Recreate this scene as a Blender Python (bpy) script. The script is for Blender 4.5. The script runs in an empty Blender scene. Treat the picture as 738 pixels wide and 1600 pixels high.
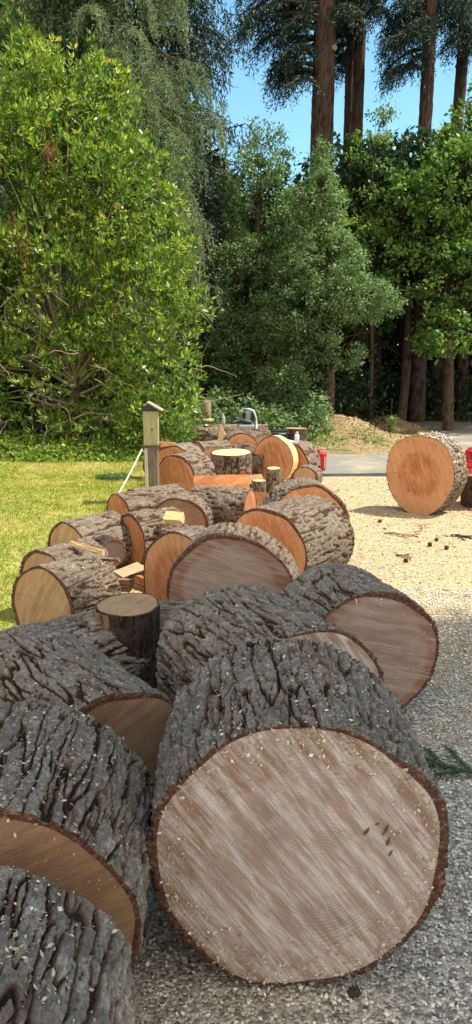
import bpy, math, random
import numpy as np
from mathutils import Vector, Matrix, Euler

random.seed(7)
RNG = np.random.default_rng(11)
sc = bpy.context.scene
COL = sc.collection
PI = math.pi
CAMZ, PITCH, F = 1.55, math.radians(10.85), 1200.0
CP, SP = math.cos(PITCH), math.sin(PITCH)
SKYTINT = (.70, .92, .86); FILL_CLOUD = (5.3, 5.0, 4.6)  # cloud colour is added fill light from behind the camera
SUN_EL, SUN_AZ = math.radians(57), math.radians(3)      # azimuth measured from +X towards +Y

# ------------------------------------------------------------------ camera maths (photo pixel -> world)
def ray(px, py):
    u, v = (px - 369) / F, (800 - py) / F
    return np.array([u, CP + v * SP, -SP + v * CP])
def at(px, py, t):
    return np.array([0, 0, CAMZ]) + ray(px, py) * t
def gnd(px, py, z=0.0):
    d = ray(px, py)
    return at(px, py, (z - CAMZ) / d[2])

# ------------------------------------------------------------------ object helpers
def empty(name, loc, label=None, cat=None, group=None, rot=(0, 0, 0)):
    o = bpy.data.objects.new(name, None)
    COL.objects.link(o); o.location = loc; o.rotation_euler = rot; o.empty_display_size = .1
    tag(o, label, cat, group)
    return o
def tag(o, label=None, cat=None, group=None, kind=None):
    if label: o['label'] = label
    if cat: o['category'] = cat
    if group: o['group'] = group
    if kind: o['kind'] = kind
    return o
def link(name, me, mats, parent=None, smooth=False):
    o = bpy.data.objects.new(name, me); COL.objects.link(o)
    for m in (mats if isinstance(mats, (list, tuple)) else [mats]): me.materials.append(m)
    if parent: o.parent = parent
    if smooth: me.polygons.foreach_set('use_smooth', np.ones(len(me.polygons), bool))
    return o
def np_mesh(name, V, Q, mi=None, attrs=None, uv=None):
    """V (n,3), Q (m,4) quads or (m,3) tris, via foreach_set"""
    me = bpy.data.meshes.new(name)
    V = np.ascontiguousarray(V, np.float32); Q = np.ascontiguousarray(Q, np.int32)
    k = Q.shape[1]
    me.vertices.add(len(V)); me.vertices.foreach_set('co', V.ravel())
    me.loops.add(Q.size); me.loops.foreach_set('vertex_index', Q.ravel())
    me.polygons.add(len(Q)); me.polygons.foreach_set('loop_start', np.arange(0, Q.size, k, dtype=np.int32))
    if mi is not None: me.polygons.foreach_set('material_index', np.asarray(mi, np.int32))
    me.update(calc_edges=True)
    for an, a in (attrs or {}).items():
        at_ = me.attributes.new(an, 'FLOAT', 'POINT'); at_.data.foreach_set('value', np.ascontiguousarray(a, np.float32))
    if uv is not None:
        l = me.uv_layers.new(name='UVMap'); l.data.foreach_set('uv', np.ascontiguousarray(uv[Q.ravel()], np.float32).ravel())
    return me
class MB:
    def __init__(s): s.v = []; s.f = []; s.m = []
    def add(s, vs, fs, mi=0):
        n = len(s.v); s.v += [tuple(map(float, p)) for p in vs]
        s.f += [tuple(i + n for i in f) for f in fs]; s.m += [mi] * len(fs)
    def box(s, c, d, rz=0, mi=0, taper=1.0):
        x, y, z = d[0] / 2, d[1] / 2, d[2] / 2
        P = [(-x, -y, -z), (x, -y, -z), (x, y, -z), (-x, y, -z), (-x * taper, -y * taper, z), (x * taper, -y * taper, z), (x * taper, y * taper, z), (-x * taper, y * taper, z)]
        ca, sa = math.cos(rz), math.sin(rz)
        s.add([(c[0] + p[0] * ca - p[1] * sa, c[1] + p[0] * sa + p[1] * ca, c[2] + p[2]) for p in P],
              [(0, 3, 2, 1), (4, 5, 6, 7), (0, 1, 5, 4), (1, 2, 6, 5), (2, 3, 7, 6), (3, 0, 4, 7)], mi)
    def tube(s, pts, rad, n=6, mi=0, cap=True):
        pts = [np.array(p, float) for p in pts]
        if not isinstance(rad, (list, tuple, np.ndarray)): rad = [rad] * len(pts)
        vs = []
        up = np.array([.13, .21, .97])
        for i, p in enumerate(pts):
            d = pts[min(i + 1, len(pts) - 1)] - pts[max(i - 1, 0)]; d = d / (np.linalg.norm(d) + 1e-9)
            if abs(d @ up) > .95 and i == 0: up = np.array([.97, .2, .1])
            a = np.cross(d, up); a /= np.linalg.norm(a) + 1e-9; b = np.cross(d, a)
            for k in range(n):
                w = 2 * PI * k / n
                vs.append(p + rad[i] * (math.cos(w) * a + math.sin(w) * b))
        fs = [(i * n + k, i * n + (k + 1) % n, (i + 1) * n + (k + 1) % n, (i + 1) * n + k) for i in range(len(pts) - 1) for k in range(n)]
        if cap: fs += [tuple(range(n)), tuple(reversed(range((len(pts) - 1) * n, len(pts) * n)))]
        s.add(vs, fs, mi)
    def lathe(s, prof, n=24, c=(0, 0, 0), mi=0):
        vs = [(c[0] + r * math.cos(2 * PI * k / n), c[1] + r * math.sin(2 * PI * k / n), c[2] + z) for r, z in prof for k in range(n)]
        fs = [(i * n + k, i * n + (k + 1) % n, (i + 1) * n + (k + 1) % n, (i + 1) * n + k) for i in range(len(prof) - 1) for k in range(n)]
        fs += [tuple(reversed(range(n))), tuple(range((len(prof) - 1) * n, len(prof) * n))]
        s.add(vs, fs, mi)
    def build(s, name, mats, parent=None, smooth=False, bevel=0):
        me = bpy.data.meshes.new(name); me.from_pydata(s.v, [], s.f)
        me.polygons.foreach_set('material_index', s.m)
        o = link(name, me, mats, parent, smooth)
        if bevel:
            b = o.modifiers.new('bevel', 'BEVEL'); b.width = bevel; b.segments = 2; b.limit_method = 'ANGLE'
        return o

# ------------------------------------------------------------------ noise
_T = RNG.random((256, 256)) * 2 * PI
def perlin(u, v, per=None, seed=0):
    iu, iv = np.floor(u).astype(int), np.floor(v).astype(int)
    fu, fv = u - iu, v - iv
    def g(a, b, x, y):
        if per: a = np.mod(a, per)
        w = _T[(a * 7 + seed * 31) % 256, (b * 3 + a * 13 + seed * 17) % 256]
        return np.cos(w) * x + np.sin(w) * y
    su, sv = fu * fu * (3 - 2 * fu), fv * fv * (3 - 2 * fv)
    a = g(iu, iv, fu, fv); b = g(iu + 1, iv, fu - 1, fv)
    c = g(iu, iv + 1, fu, fv - 1); d = g(iu + 1, iv + 1, fu - 1, fv - 1)
    return (a + (b - a) * su) * (1 - sv) + (c + (d - c) * su) * sv
def fbm(u, v, per=None, seed=0, o=3):
    r = 0; a = 1
    for i in range(o):
        r = r + a * perlin(u * 2 ** i, v * 2 ** i, per * 2 ** i if per else None, seed + i * 5); a *= .5
    return r
def sstep(a, b, x):
    t = np.clip((x - a) / (b - a), 0, 1); return t * t * (3 - 2 * t)

# ------------------------------------------------------------------ materials
def mat(name):
    m = bpy.data.materials.new(name); m.use_nodes = True
    nt = m.node_tree; nt.nodes.clear()
    return m, nt, nt.nodes, nt.links
def N(nt, t, **kw):
    n = nt.nodes.new(t)
    for k, v in kw.items():
        if k == 'i':
            for a, b in v.items():
                n.inputs[a].default_value = b
        else: setattr(n, k, v)
    return n
def ramp(nt, fac, stops, interp='LINEAR'):
    r = N(nt, 'ShaderNodeValToRGB'); r.color_ramp.interpolation = interp
    e = r.color_ramp.elements
    while len(e) < len(stops): e.new(.5)
    for k, (p, c) in enumerate(stops):
        e[k].position = p; e[k].color = (*c, 1) if len(c) == 3 else c
    nt.links.new(fac, r.inputs[0]); return r.outputs[0]
def mixc(nt, f, a, b, mode='MIX'):
    m = N(nt, 'ShaderNodeMix', data_type='RGBA', blend_type=mode)
    for i, s in ((0, f), (6, a), (7, b)):
        if hasattr(s, 'links'): nt.links.new(s, m.inputs[i])
        else: m.inputs[i].default_value = s if i == 0 else ((*s, 1) if len(s) == 3 else s)
    return m.outputs[2]
def mth(nt, op, a, b=None, c=None, clamp=False):
    m = N(nt, 'ShaderNodeMath', operation=op, use_clamp=clamp)
    for i, s in enumerate((a, b, c)):
        if s is None: continue
        if hasattr(s, 'links'): nt.links.new(s, m.inputs[i])
        else: m.inputs[i].default_value = s
    return m.outputs[0]
def noise(nt, vec, scale, detail=4, rough=.6, dist=0):
    n = N(nt, 'ShaderNodeTexNoise', i={'Scale': scale, 'Detail': detail, 'Roughness': rough, 'Distortion': dist})
    if vec is not None: nt.links.new(vec, n.inputs['Vector'])
    return n.outputs['Fac']
def mapping(nt, vec, scale=(1, 1, 1), rot=(0, 0, 0), loc=(0, 0, 0)):
    m = N(nt, 'ShaderNodeMapping'); m.inputs['Scale'].default_value = scale; m.inputs['Rotation'].default_value = rot
    nt.links.new(vec, m.inputs['Vector'])
    if hasattr(loc, 'links'): nt.links.new(loc, m.inputs['Location'])
    else: m.inputs['Location'].default_value = loc
    return m.outputs[0]
def finish(nt, color, rough=.8, bump=None, bstr=.5, bdist=.01, spec=.3, transl=0, tcol=None):
    p = N(nt, 'ShaderNodeBsdfPrincipled')
    p.inputs['Specular IOR Level'].default_value = spec
    if hasattr(color, 'links'): nt.links.new(color, p.inputs['Base Color'])
    else: p.inputs['Base Color'].default_value = (*color, 1)
    if hasattr(rough, 'links'): nt.links.new(rough, p.inputs['Roughness'])
    else: p.inputs['Roughness'].default_value = rough
    if bump is not None:
        b = N(nt, 'ShaderNodeBump', i={'Strength': bstr, 'Distance': bdist}); nt.links.new(bump, b.inputs['Height'])
        nt.links.new(b.outputs[0], p.inputs['Normal'])
    out = N(nt, 'ShaderNodeOutputMaterial')
    if transl:
        t = N(nt, 'ShaderNodeBsdfTranslucent')
        tc = tcol if tcol is not None else color
        if hasattr(tc, 'links'): nt.links.new(tc, t.inputs[0])
        else: t.inputs[0].default_value = (*tc, 1)
        mx = N(nt, 'ShaderNodeMixShader', i={0: transl})
        nt.links.new(p.outputs[0], mx.inputs[1]); nt.links.new(t.outputs[0], mx.inputs[2])
        nt.links.new(mx.outputs[0], out.inputs[0])
    else: nt.links.new(p.outputs[0], out.inputs[0])
def objvec(nt): return N(nt, 'ShaderNodeTexCoord').outputs['Object']
def rnd(nt): return N(nt, 'ShaderNodeObjectInfo').outputs['Random']

def bark_mat(name, ridge_a, ridge_b, furrow, lichen, lich_amt=.5, red=.15):
    m, nt, _, L = mat(name)
    v = objvec(nt); r = rnd(nt)
    off = N(nt, 'ShaderNodeCombineXYZ'); L.new(mth(nt, 'MULTIPLY', r, 37.0), off.inputs[0]); L.new(mth(nt, 'MULTIPLY', r, 91.0), off.inputs[1])
    v = mapping(nt, v, loc=off.outputs[0])
    h = N(nt, 'ShaderNodeAttribute', attribute_name='h').outputs['Fac']
    fine = noise(nt, mapping(nt, v, (110, 60, 110)), 1, 6, .8)
    big = noise(nt, v, 9, 4, .6)
    c = mixc(nt, ramp(nt, big, [(.35, (0, 0, 0)), (.65, (1, 1, 1))]), ridge_a, ridge_b)
    c = mixc(nt, mth(nt, 'MULTIPLY', ramp(nt, fine, [(.40, (0, 0, 0)), (.58, (1, 1, 1))]), .85), c, tuple(x * .38 for x in ridge_a))
    lm = mth(nt, 'MULTIPLY', ramp(nt, noise(nt, v, 22, 7, .9), [(.52, (0, 0, 0)), (.57, (1, 1, 1))]), lich_amt)
    lm = mth(nt, 'MULTIPLY', lm, ramp(nt, h, [(.5, (0, 0, 0)), (.85, (1, 1, 1))]))
    c = mixc(nt, lm, c, lichen)
    rm = mth(nt, 'MULTIPLY', ramp(nt, noise(nt, v, 5.5, 5, .7), [(.6, (0, 0, 0)), (.7, (1, 1, 1))]), red)
    c = mixc(nt, rm, c, (.30, .12, .07))
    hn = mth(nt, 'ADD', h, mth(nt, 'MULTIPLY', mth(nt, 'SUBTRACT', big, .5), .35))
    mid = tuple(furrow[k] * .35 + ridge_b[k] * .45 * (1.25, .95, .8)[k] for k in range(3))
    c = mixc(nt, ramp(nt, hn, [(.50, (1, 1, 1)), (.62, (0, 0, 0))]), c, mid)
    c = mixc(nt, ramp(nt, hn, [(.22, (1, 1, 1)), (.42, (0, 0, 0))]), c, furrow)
    bmp = mth(nt, 'ADD', fine, mth(nt, 'MULTIPLY', noise(nt, mapping(nt, v, (200, 120, 200)), 1, 4, .8), .5))
    finish(nt, c, .92, bmp, 1.0, .012, .12)
    return m
M = {}
M['bark_shade'] = bark_mat('shade_lifted_bark', (.46, .405, .33), (.31, .255, .20), (.05, .032, .022), (.66, .63, .54), .6, .45)  # log bark copy, brightness and warmth put into its colour for shaded logs
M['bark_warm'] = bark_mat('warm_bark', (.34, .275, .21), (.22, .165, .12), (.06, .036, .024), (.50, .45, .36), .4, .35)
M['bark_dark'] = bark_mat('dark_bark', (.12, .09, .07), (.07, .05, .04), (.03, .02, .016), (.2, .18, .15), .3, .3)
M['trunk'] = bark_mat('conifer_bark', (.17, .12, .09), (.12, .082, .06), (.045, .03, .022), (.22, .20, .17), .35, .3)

def inner_bark():
    m, nt, _, L = mat('inner_bark')
    v = objvec(nt)
    n = noise(nt, v, 70, 5, .8)
    c = ramp(nt, n, [(.35, (.05, .026, .018)), (.55, (.13, .062, .04)), (.66, (.33, .24, .17))])
    finish(nt, c, .9, n, .8, .006, .1); return m
M['inner_bark'] = inner_bark()

def wood_mat(name, heart, heart2, sap, streak, rot=.6, ring=.35, wide=.17, pith=(0, 0), streak_amt=.5, sapw=(.30, .40), bump=.5, dirt=(.12, .07, .04), dirt_amt=.3, radial=.25, rings=650, ringmid=(.25, .16)):
    m, nt, _, L = mat(name)
    uv = N(nt, 'ShaderNodeUVMap').outputs[0]; r = rnd(nt)
    pv = mapping(nt, uv, loc=(-pith[0], -pith[1], 0))
    off = N(nt, 'ShaderNodeCombineXYZ'); L.new(mth(nt, 'MULTIPLY', r, 23.0), off.inputs[2])
    v = mapping(nt, uv, loc=off.outputs[0])
    ln = N(nt, 'ShaderNodeVectorMath', operation='LENGTH'); L.new(pv, ln.inputs[0])
    wob = mth(nt, 'MULTIPLY', mth(nt, 'SUBTRACT', noise(nt, v, 5, 2), .5), .05)
    rad = mth(nt, 'ADD', ln.outputs['Value'], wob)
    # growth rings, spacing varies slowly
    ph = mth(nt, 'ADD', mth(nt, 'MULTIPLY', rad, rings), mth(nt, 'MULTIPLY', noise(nt, v, 10, 2), 2.5))
    rmask = ramp(nt, noise(nt, v, 8, 4), [(.42, (.05, .05, .05)), (.62, (1, 1, 1))])
    rg = mth(nt, 'POWER', mth(nt, 'ADD', mth(nt, 'MULTIPLY', mth(nt, 'SINE', ph), .5), .5), 2.5)
    ph2 = mth(nt, 'MULTIPLY', rad, rings * .23)
    rg2 = mth(nt, 'ADD', mth(nt, 'MULTIPLY', mth(nt, 'SINE', ph2), .5), .5)
    # saw marks: long thin streaks
    sv = mapping(nt, mapping(nt, v, rot=(0, 0, rot)), (wide * 30, 34, 1))
    st = noise(nt, sv, 1, 8, .70, .12)
    sv2 = mapping(nt, mapping(nt, v, rot=(0, 0, rot + .03)), (5, 150, 1))
    st2 = noise(nt, sv2, 1, 3, .6)
    big = noise(nt, v, 5, 4, .65)
    c = mixc(nt, ramp(nt, big, [(.35, (0, 0, 0)), (.68, (1, 1, 1))]), heart, heart2)
    sm = N(nt, 'ShaderNodeMapRange', interpolation_type='SMOOTHSTEP', i={1: sapw[0], 2: sapw[1]}); L.new(rad, sm.inputs[0])
    c = mixc(nt, sm.outputs[0], c, sap)
    zone = mth(nt, 'MULTIPLY', ramp(nt, st, [(.44, (0, 0, 0)), (.62, (1, 1, 1))]), streak_amt)
    c = mixc(nt, zone, c, streak)
    c = mixc(nt, mth(nt, 'MULTIPLY', ramp(nt, st2, [(.35, (1, 1, 1)), (.6, (0, 0, 0))]), .3), c, tuple(x * .55 for x in heart2))
    near = N(nt, 'ShaderNodeMapRange', i={1: ringmid[0], 2: ringmid[1], 3: .35, 4: 1.0}); L.new(rad, near.inputs[0])
    c = mixc(nt, mth(nt, 'MULTIPLY', mth(nt, 'MULTIPLY', mth(nt, 'MULTIPLY', rg, rmask), near.outputs[0]), ring), c, tuple(x * .5 for x in heart))
    c = mixc(nt, mth(nt, 'MULTIPLY', rg2, ring * .12), c, tuple(x * .62 for x in heart2))
    # radial checks
    gx = N(nt, 'ShaderNodeSeparateXYZ'); L.new(pv, gx.inputs[0])
    ang = mth(nt, 'ARCTAN2', gx.outputs[1], gx.outputs[0])
    av = N(nt, 'ShaderNodeCombineXYZ'); L.new(mth(nt, 'MULTIPLY', ang, 9.0), av.inputs[0]); L.new(mth(nt, 'MULTIPLY', rad, 2.5), av.inputs[1]); L.new(mth(nt, 'MULTIPLY', r, 9.0), av.inputs[2])
    rd = noise(nt, av.outputs[0], 3, 4, .7)
    c = mixc(nt, mth(nt, 'MULTIPLY', ramp(nt, rd, [(.5, (0, 0, 0)), (.7, (1, 1, 1))]), radial), c, tuple(min(1, x * 1.5) for x in sap))
    # stains and dirt
    dn = noise(nt, v, 13, 6, .75)
    c = mixc(nt, mth(nt, 'MULTIPLY', ramp(nt, dn, [(.55, (0, 0, 0)), (.72, (1, 1, 1))]), dirt_amt), c, dirt)
    b = mth(nt, 'ADD', mth(nt, 'MULTIPLY', st2, 1.0), mth(nt, 'MULTIPLY', noise(nt, v, 160, 3, .7), .8))
    finish(nt, c, .75, b, bump, .003, .25)
    return m
M['wood_front'] = wood_mat('sawn_wood_pale', (.46, .345, .285), (.34, .24, .19), (.31, .20, .13), (.74, .70, .67), rot=.9, ring=.6, pith=(.05, -.06), streak_amt=.8, sapw=(.285, .31), dirt_amt=.3, rings=640, bump=.8)
M['wood_grey'] = wood_mat('sawn_wood_greyed', (.34, .25, .195), (.26, .18, .135), (.24, .115, .075), (.50, .42, .36), rot=.25, ring=.2, streak_amt=.5, sapw=(.235, .27), dirt_amt=.15, rings=420)
M['wood_brown'] = wood_mat('sawn_wood_brown', (.30, .18, .11), (.21, .115, .07), (.27, .155, .085), (.45, .32, .21), rot=-.45, ring=.2, streak_amt=.35, sapw=(.2, .28))
M['wood_tan'] = wood_mat('sawn_wood_tan', (.47, .29, .15), (.33, .19, .10), (.44, .25, .12), (.62, .43, .26), rot=-1.1, ring=.25, streak_amt=.5, sapw=(.15, .2), dirt_amt=.5, rings=500)
M['wood_orange'] = wood_mat('sawn_wood_orange', (.50, .18, .065), (.33, .11, .04), (.55, .26, .12), (.66, .36, .18), rot=1.2, ring=.3, streak_amt=.6, sapw=(.2, .27), dirt_amt=.5, rings=480, radial=.35)
M['wood_yellow'] = wood_mat('sawn_wood_yellow', (.75, .50, .23), (.66, .42, .18), (.78, .55, .28), (.86, .66, .38), rot=.5, ring=.2, streak_amt=.4, sapw=(.1, .2), dirt_amt=.1)
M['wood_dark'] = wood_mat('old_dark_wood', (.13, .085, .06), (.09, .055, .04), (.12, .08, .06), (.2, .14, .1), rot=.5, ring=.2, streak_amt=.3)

def simple(name, col, rough=.5, spec=.4, var=.0, scale=20, bump=0, col2=None, st=(1, 1, 1)):
    m, nt, _, L = mat(name)
    n = noise(nt, mapping(nt, objvec(nt), st), scale, 6, .75)
    c = mixc(nt, ramp(nt, n, [(.35, (0, 0, 0)), (.7, (1, 1, 1))]), col, col2 or tuple(x * (1 - var) for x in col))
    finish(nt, c, rough, n if bump else None, bump, .004, spec); return m
M['red'] = simple('red_plastic', (.72, .03, .025), .38, .5, .25, 15)
M['black'] = simple('black_plastic', (.03, .032, .035), .5, .4, .3)
M['greyp'] = simple('grey_plastic', (.42, .43, .45), .45, .4, .25)
M['white'] = simple('white_plastic', (.72, .73, .72), .4, .4, .12)
M['labelgrey'] = simple('printed_label', (.5, .5, .52), .6, .3, .35, 90)
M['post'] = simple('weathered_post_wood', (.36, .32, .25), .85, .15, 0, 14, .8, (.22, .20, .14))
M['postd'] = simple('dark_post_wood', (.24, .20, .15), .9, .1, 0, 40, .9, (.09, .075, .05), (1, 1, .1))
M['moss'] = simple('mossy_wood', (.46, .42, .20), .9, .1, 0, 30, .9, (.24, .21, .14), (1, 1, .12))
M['cap'] = simple('dark_post_cap', (.05, .05, .05), .7, .3, .3)
M['rope'] = simple('pale_rope', (.55, .50, .40), .9, .1, .3, 120)
M['twig'] = simple('dry_twig', (.34, .25, .17), .9, .1, .4, 60)
M['twigd'] = simple('dark_twig', (.12, .09, .065), .9, .1, .4, 60)
M['gouge'] = simple('torn_wood', (.17, .095, .06), .9, .1, .4, 60)
M['cone'] = simple('pine_cone_scales', (.10, .06, .04), .9, .1, .5, 90, .5)

def var_mat(name, stops, rough=.8, transl=0, spec=.3, tmul=1.3):
    m, nt, _, L = mat(name)
    a = N(nt, 'ShaderNodeAttribute', attribute_name='var').outputs['Fac']
    c = ramp(nt, a, stops)
    tc = mixc(nt, 1.0, c, (tmul, tmul * 1.05, tmul * .6), 'MULTIPLY') if transl else None
    finish(nt, c, rough, None, 0, 0, spec, transl, tc); return m
M['chips'] = var_mat('sawdust_chips', [(0, (.25, .17, .11)), (.4, (.42, .33, .23)), (.8, (.62, .53, .40)), (1, (.82, .76, .66))], .9)
M['gchips'] = var_mat('gravel_and_chips', [(0, (.08, .075, .065)), (.3, (.38, .34, .28)), (.6, (.74, .66, .54)), (1, (.93, .89, .80))], .9)
M['straw'] = var_mat('mulch_litter', [(0, (.12, .08, .04)), (.5, (.30, .20, .10)), (1, (.50, .38, .20))], .9)
M['scraps'] = var_mat('bark_scraps', [(0, (.05, .03, .02)), (.6, (.16, .10, .06)), (1, (.34, .24, .15))], .9)
M['sprig'] = var_mat('fir_sprig_needles', [(0, (.03, .08, .03)), (1, (.10, .20, .07))], .5, .2)
M['laurel'] = var_mat('laurel_leaves', [(0, (.035, .075, .018)), (.42, (.12, .21, .03)), (.75, (.34, .44, .06)), (.975, (.56, .58, .14)), (1, (.60, .26, .05))], .40, .45, .5)
M['cedar'] = var_mat('weeping_cedar_sprays', [(0, (.07, .11, .06)), (.5, (.15, .21, .11)), (1, (.28, .34, .20))], .6, .35, .3)
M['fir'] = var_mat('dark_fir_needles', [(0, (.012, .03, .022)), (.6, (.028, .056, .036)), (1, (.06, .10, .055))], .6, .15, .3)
M['holly'] = var_mat('holly_leaves', [(0, (.06, .11, .045)), (.55, (.15, .24, .09)), (1, (.34, .43, .20))], .50, .35, .35)
M['maple'] = var_mat('maple_leaves', [(0, (.05, .10, .03)), (.5, (.13, .24, .05)), (1, (.36, .46, .10))], .5, .45, .35)
M['under'] = var_mat('undergrowth_leaves', [(0, (.012, .03, .010)), (.6, (.03, .065, .02)), (1, (.08, .13, .035))], .45, .25, .4)  # leaf colours darkened to stand in for shade under the canopy
M['rust'] = var_mat('dead_brown_leaves', [(0, (.13, .06, .03)), (1, (.26, .13, .06))], .8, .3)
M['grass'] = var_mat('grass_blades', [(0, (.24, .28, .05)), (.45, (.36, .38, .07)), (.8, (.52, .47, .15)), (1, (.60, .50, .26))], .7, .35, .2, 1.15)

# ground materials
def ground_mats():
    m, nt, _, L = mat('sawdust_gravel')
    v = N(nt, 'ShaderNodeNewGeometry').outputs['Position']
    vo = N(nt, 'ShaderNodeTexVoronoi', i={'Scale': 95.0}); L.new(v, vo.inputs['Vector'])
    vo2 = N(nt, 'ShaderNodeTexVoronoi', i={'Scale': 210.0}); L.new(v, vo2.inputs['Vector'])
    sx = N(nt, 'ShaderNodeSeparateColor'); L.new(vo.outputs['Color'], sx.inputs[0])
    sx2 = N(nt, 'ShaderNodeSeparateColor'); L.new(vo2.outputs['Color'], sx2.inputs[0])
    gravel = ramp(nt, sx.outputs[0], [(0, (.20, .18, .155)), (.4, (.44, .40, .34)), (.75, (.68, .62, .52)), (1, (.88, .82, .70))])
    dust = ramp(nt, sx2.outputs[0], [(0, (.36, .26, .14)), (.5, (.53, .40, .22)), (1, (.70, .56, .34))])
    big = noise(nt, v, 1.1, 5, .65)
    sep = N(nt, 'ShaderNodeSeparateXYZ'); L.new(v, sep.inputs[0])
    # sawdust lies thicker further up the yard where the cutting was done
    yy = mth(nt, 'ADD', mth(nt, 'MULTIPLY', sep.outputs[1], .28), mth(nt, 'MULTIPLY', mth(nt, 'SUBTRACT', big, .5), 2.2))
    mr = N(nt, 'ShaderNodeMapRange', interpolation_type='SMOOTHSTEP', i={1: .7, 2: 1.25}); L.new(yy, mr.inputs[0])
    c = mixc(nt, mr.outputs[0], gravel, dust)
    dk = ramp(nt, noise(nt, mapping(nt, v, (.55, 2.2, 1)), 1.3, 6, .7), [(.54, (0, 0, 0)), (.66, (1, 1, 1))])
    c = mixc(nt, mth(nt, 'MULTIPLY', dk, .5), c, (.36, .27, .19))
    fn = ramp(nt, noise(nt, v, 28, 5, .8), [(.32, (1, 1, 1)), (.45, (0, 0, 0))])
    c = mixc(nt, mth(nt, 'MULTIPLY', fn, .4), c, (.22, .18, .12))
    h = mth(nt, 'ADD', mth(nt, 'MULTIPLY', vo.outputs['Distance'], -1.0), mth(nt, 'MULTIPLY', noise(nt, v, 40, 5, .8), 1.2))
    finish(nt, c, .95, h, .8, .012, .1)
    M['yard'] = m
    m, nt, _, L = mat('lawn_soil')
    v = N(nt, 'ShaderNodeNewGeometry').outputs['Position']
    n = noise(nt, v, 2.2, 6, .7)
    c = ramp(nt, n, [(.34, (.21, .24, .045)), (.5, (.35, .35, .075)), (.62, (.46, .40, .15)), (.72, (.44, .32, .18))])
    f = noise(nt, v, 60, 4, .8)
    c = mixc(nt, ramp(nt, f, [(.35, (.6, .6, .6)), (.5, (0, 0, 0))]), c, (.12, .14, .03))
    finish(nt, c, .95, f, .8, .02, .1); M['lawn'] = m
    m, nt, _, L = mat('forest_soil')
    v = N(nt, 'ShaderNodeNewGeometry').outputs['Position']
    n = noise(nt, v, 3, 6, .8)
    c = ramp(nt, n, [(.35, (.07, .05, .03)), (.6, (.18, .13, .08))])
    finish(nt, c, .95, n, .8, .03, .1); M['soil'] = m
    m, nt, _, L = mat('old_asphalt')
    v = N(nt, 'ShaderNodeNewGeometry').outputs['Position']
    n = noise(nt, v, 90, 4, .8); b = noise(nt, v, 1.2, 5, .7)
    c = ramp(nt, n, [(.3, (.14, .14, .125)), (.6, (.24, .235, .205))])
    c = mixc(nt, ramp(nt, b, [(.48, (0, 0, 0)), (.68, (.8, .8, .8))]), c, (.42, .34, .22))
    finish(nt, c, .9, n, .4, .005, .2); M['asphalt'] = m
    m, nt, _, L = mat('dry_mulch')
    v = N(nt, 'ShaderNodeNewGeometry').outputs['Position']
    n = noise(nt, v, 14, 7, .85); b = noise(nt, v, 1.8, 4)
    c = ramp(nt, n, [(.35, (.17, .11, .06)), (.52, (.40, .28, .15)), (.68, (.58, .45, .26))])
    c = mixc(nt, ramp(nt, b, [(.5, (0, 0, 0)), (.62, (.75, .75, .75))]), c, (.10, .15, .035))
    finish(nt, c, .95, n, 1, .05, .1); M['mulch'] = m
ground_mats()

# ------------------------------------------------------------------ ground sheets
def sheet(name, x0, x1, y0, y1, z, m, nx=2, ny=2, edge=None, hz=None):
    X, Y = np.meshgrid(np.linspace(x0, x1, nx), np.linspace(y0, y1, ny))
    if edge: X, Y = edge(X, Y)
    Z = np.full_like(X, z) + (hz(X, Y) if hz else 0)
    i = np.arange(nx * ny).reshape(ny, nx)
    Q = np.stack([i[:-1, :-1], i[:-1, 1:], i[1:, 1:], i[1:, :-1]], -1).reshape(-1, 4)
    me = np_mesh(name, np.stack([X, Y, Z], -1).reshape(-1, 3), Q)
    o = link(name, me, m, smooth=True); o['kind'] = 'structure'; return o
sheet('ground', -300, 300, -300, 600, -.012, M['soil'])
def lawn_edge(X, Y):
    # right hand edge wanders under the logs
    t = (X - X.min()) / (X.max() - X.min())
    e = -.75 + .0 * Y + .12 * perlin(Y * .9, Y * 0 + 3.3) - .045 * np.clip(Y - 4, 0, 99)
    far = 12.6 + .35 * perlin(X * .7, X * 0 + 1.1)
    ty = (Y - Y.min()) / (Y.max() - Y.min())
    return -16 + (e + 16) * t, -6 + (far + 6) * ty
sheet('lawn', -16, -.8, -6, 12.6, 0.0, M['lawn'], 60, 90, lawn_edge)
sheet('yard', -1.6, 14, -6, 10.75, -.004, M['yard'], 60, 60, lambda X, Y: (X, Y + (Y > 10) * .22 * perlin(X * 1.3, X * 0 + 5.5)))
sheet('driveway', -1.6, 14, 10.0, 21.5, -.008, M['asphalt'])
def mound_h(X, Y):
    e = .52 * np.exp(-(((X - 2.2) / .95) ** 2 + ((Y - 16.2) / 1.5) ** 2)) + .34 * np.exp(-(((X - 3.7) / .75) ** 2 + ((Y - 18.8) / .9) ** 2))
    return (e * (1 + .22 * perlin(X * 2.2, Y * 2.2, None, 3)) + .12 * e * perlin(X * 6, Y * 6, None, 4)) - .03
mo = sheet('mulch_mound', -.8, 7.5, 13.2, 20.5, 0, M['mulch'], 90, 80, None, mound_h)

# ------------------------------------------------------------------ logs
def quad_cloud(P, D, Nn, ln, wd):
    """rhombus leaves: base at P, along D, width axis D x N"""
    D = D / (np.linalg.norm(D, axis=1, keepdims=True) + 1e-9)
    S = np.cross(D, Nn); S /= (np.linalg.norm(S, axis=1, keepdims=True) + 1e-9)
    ln = np.asarray(ln).reshape(-1, 1) * np.ones((len(P), 1)); wd = np.asarray(wd).reshape(-1, 1) * np.ones((len(P), 1))
    mid = P + D * ln * .45
    V = np.stack([P, mid + S * wd * .5, P + D * ln, mid - S * wd * .5], 1).reshape(-1, 3)
    Q = np.arange(len(V)).reshape(-1, 4)
    return V, Q
def unit(n, rng=RNG):
    d = rng.normal(size=(n, 3)); return d / np.linalg.norm(d, axis=1, keepdims=True)

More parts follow.
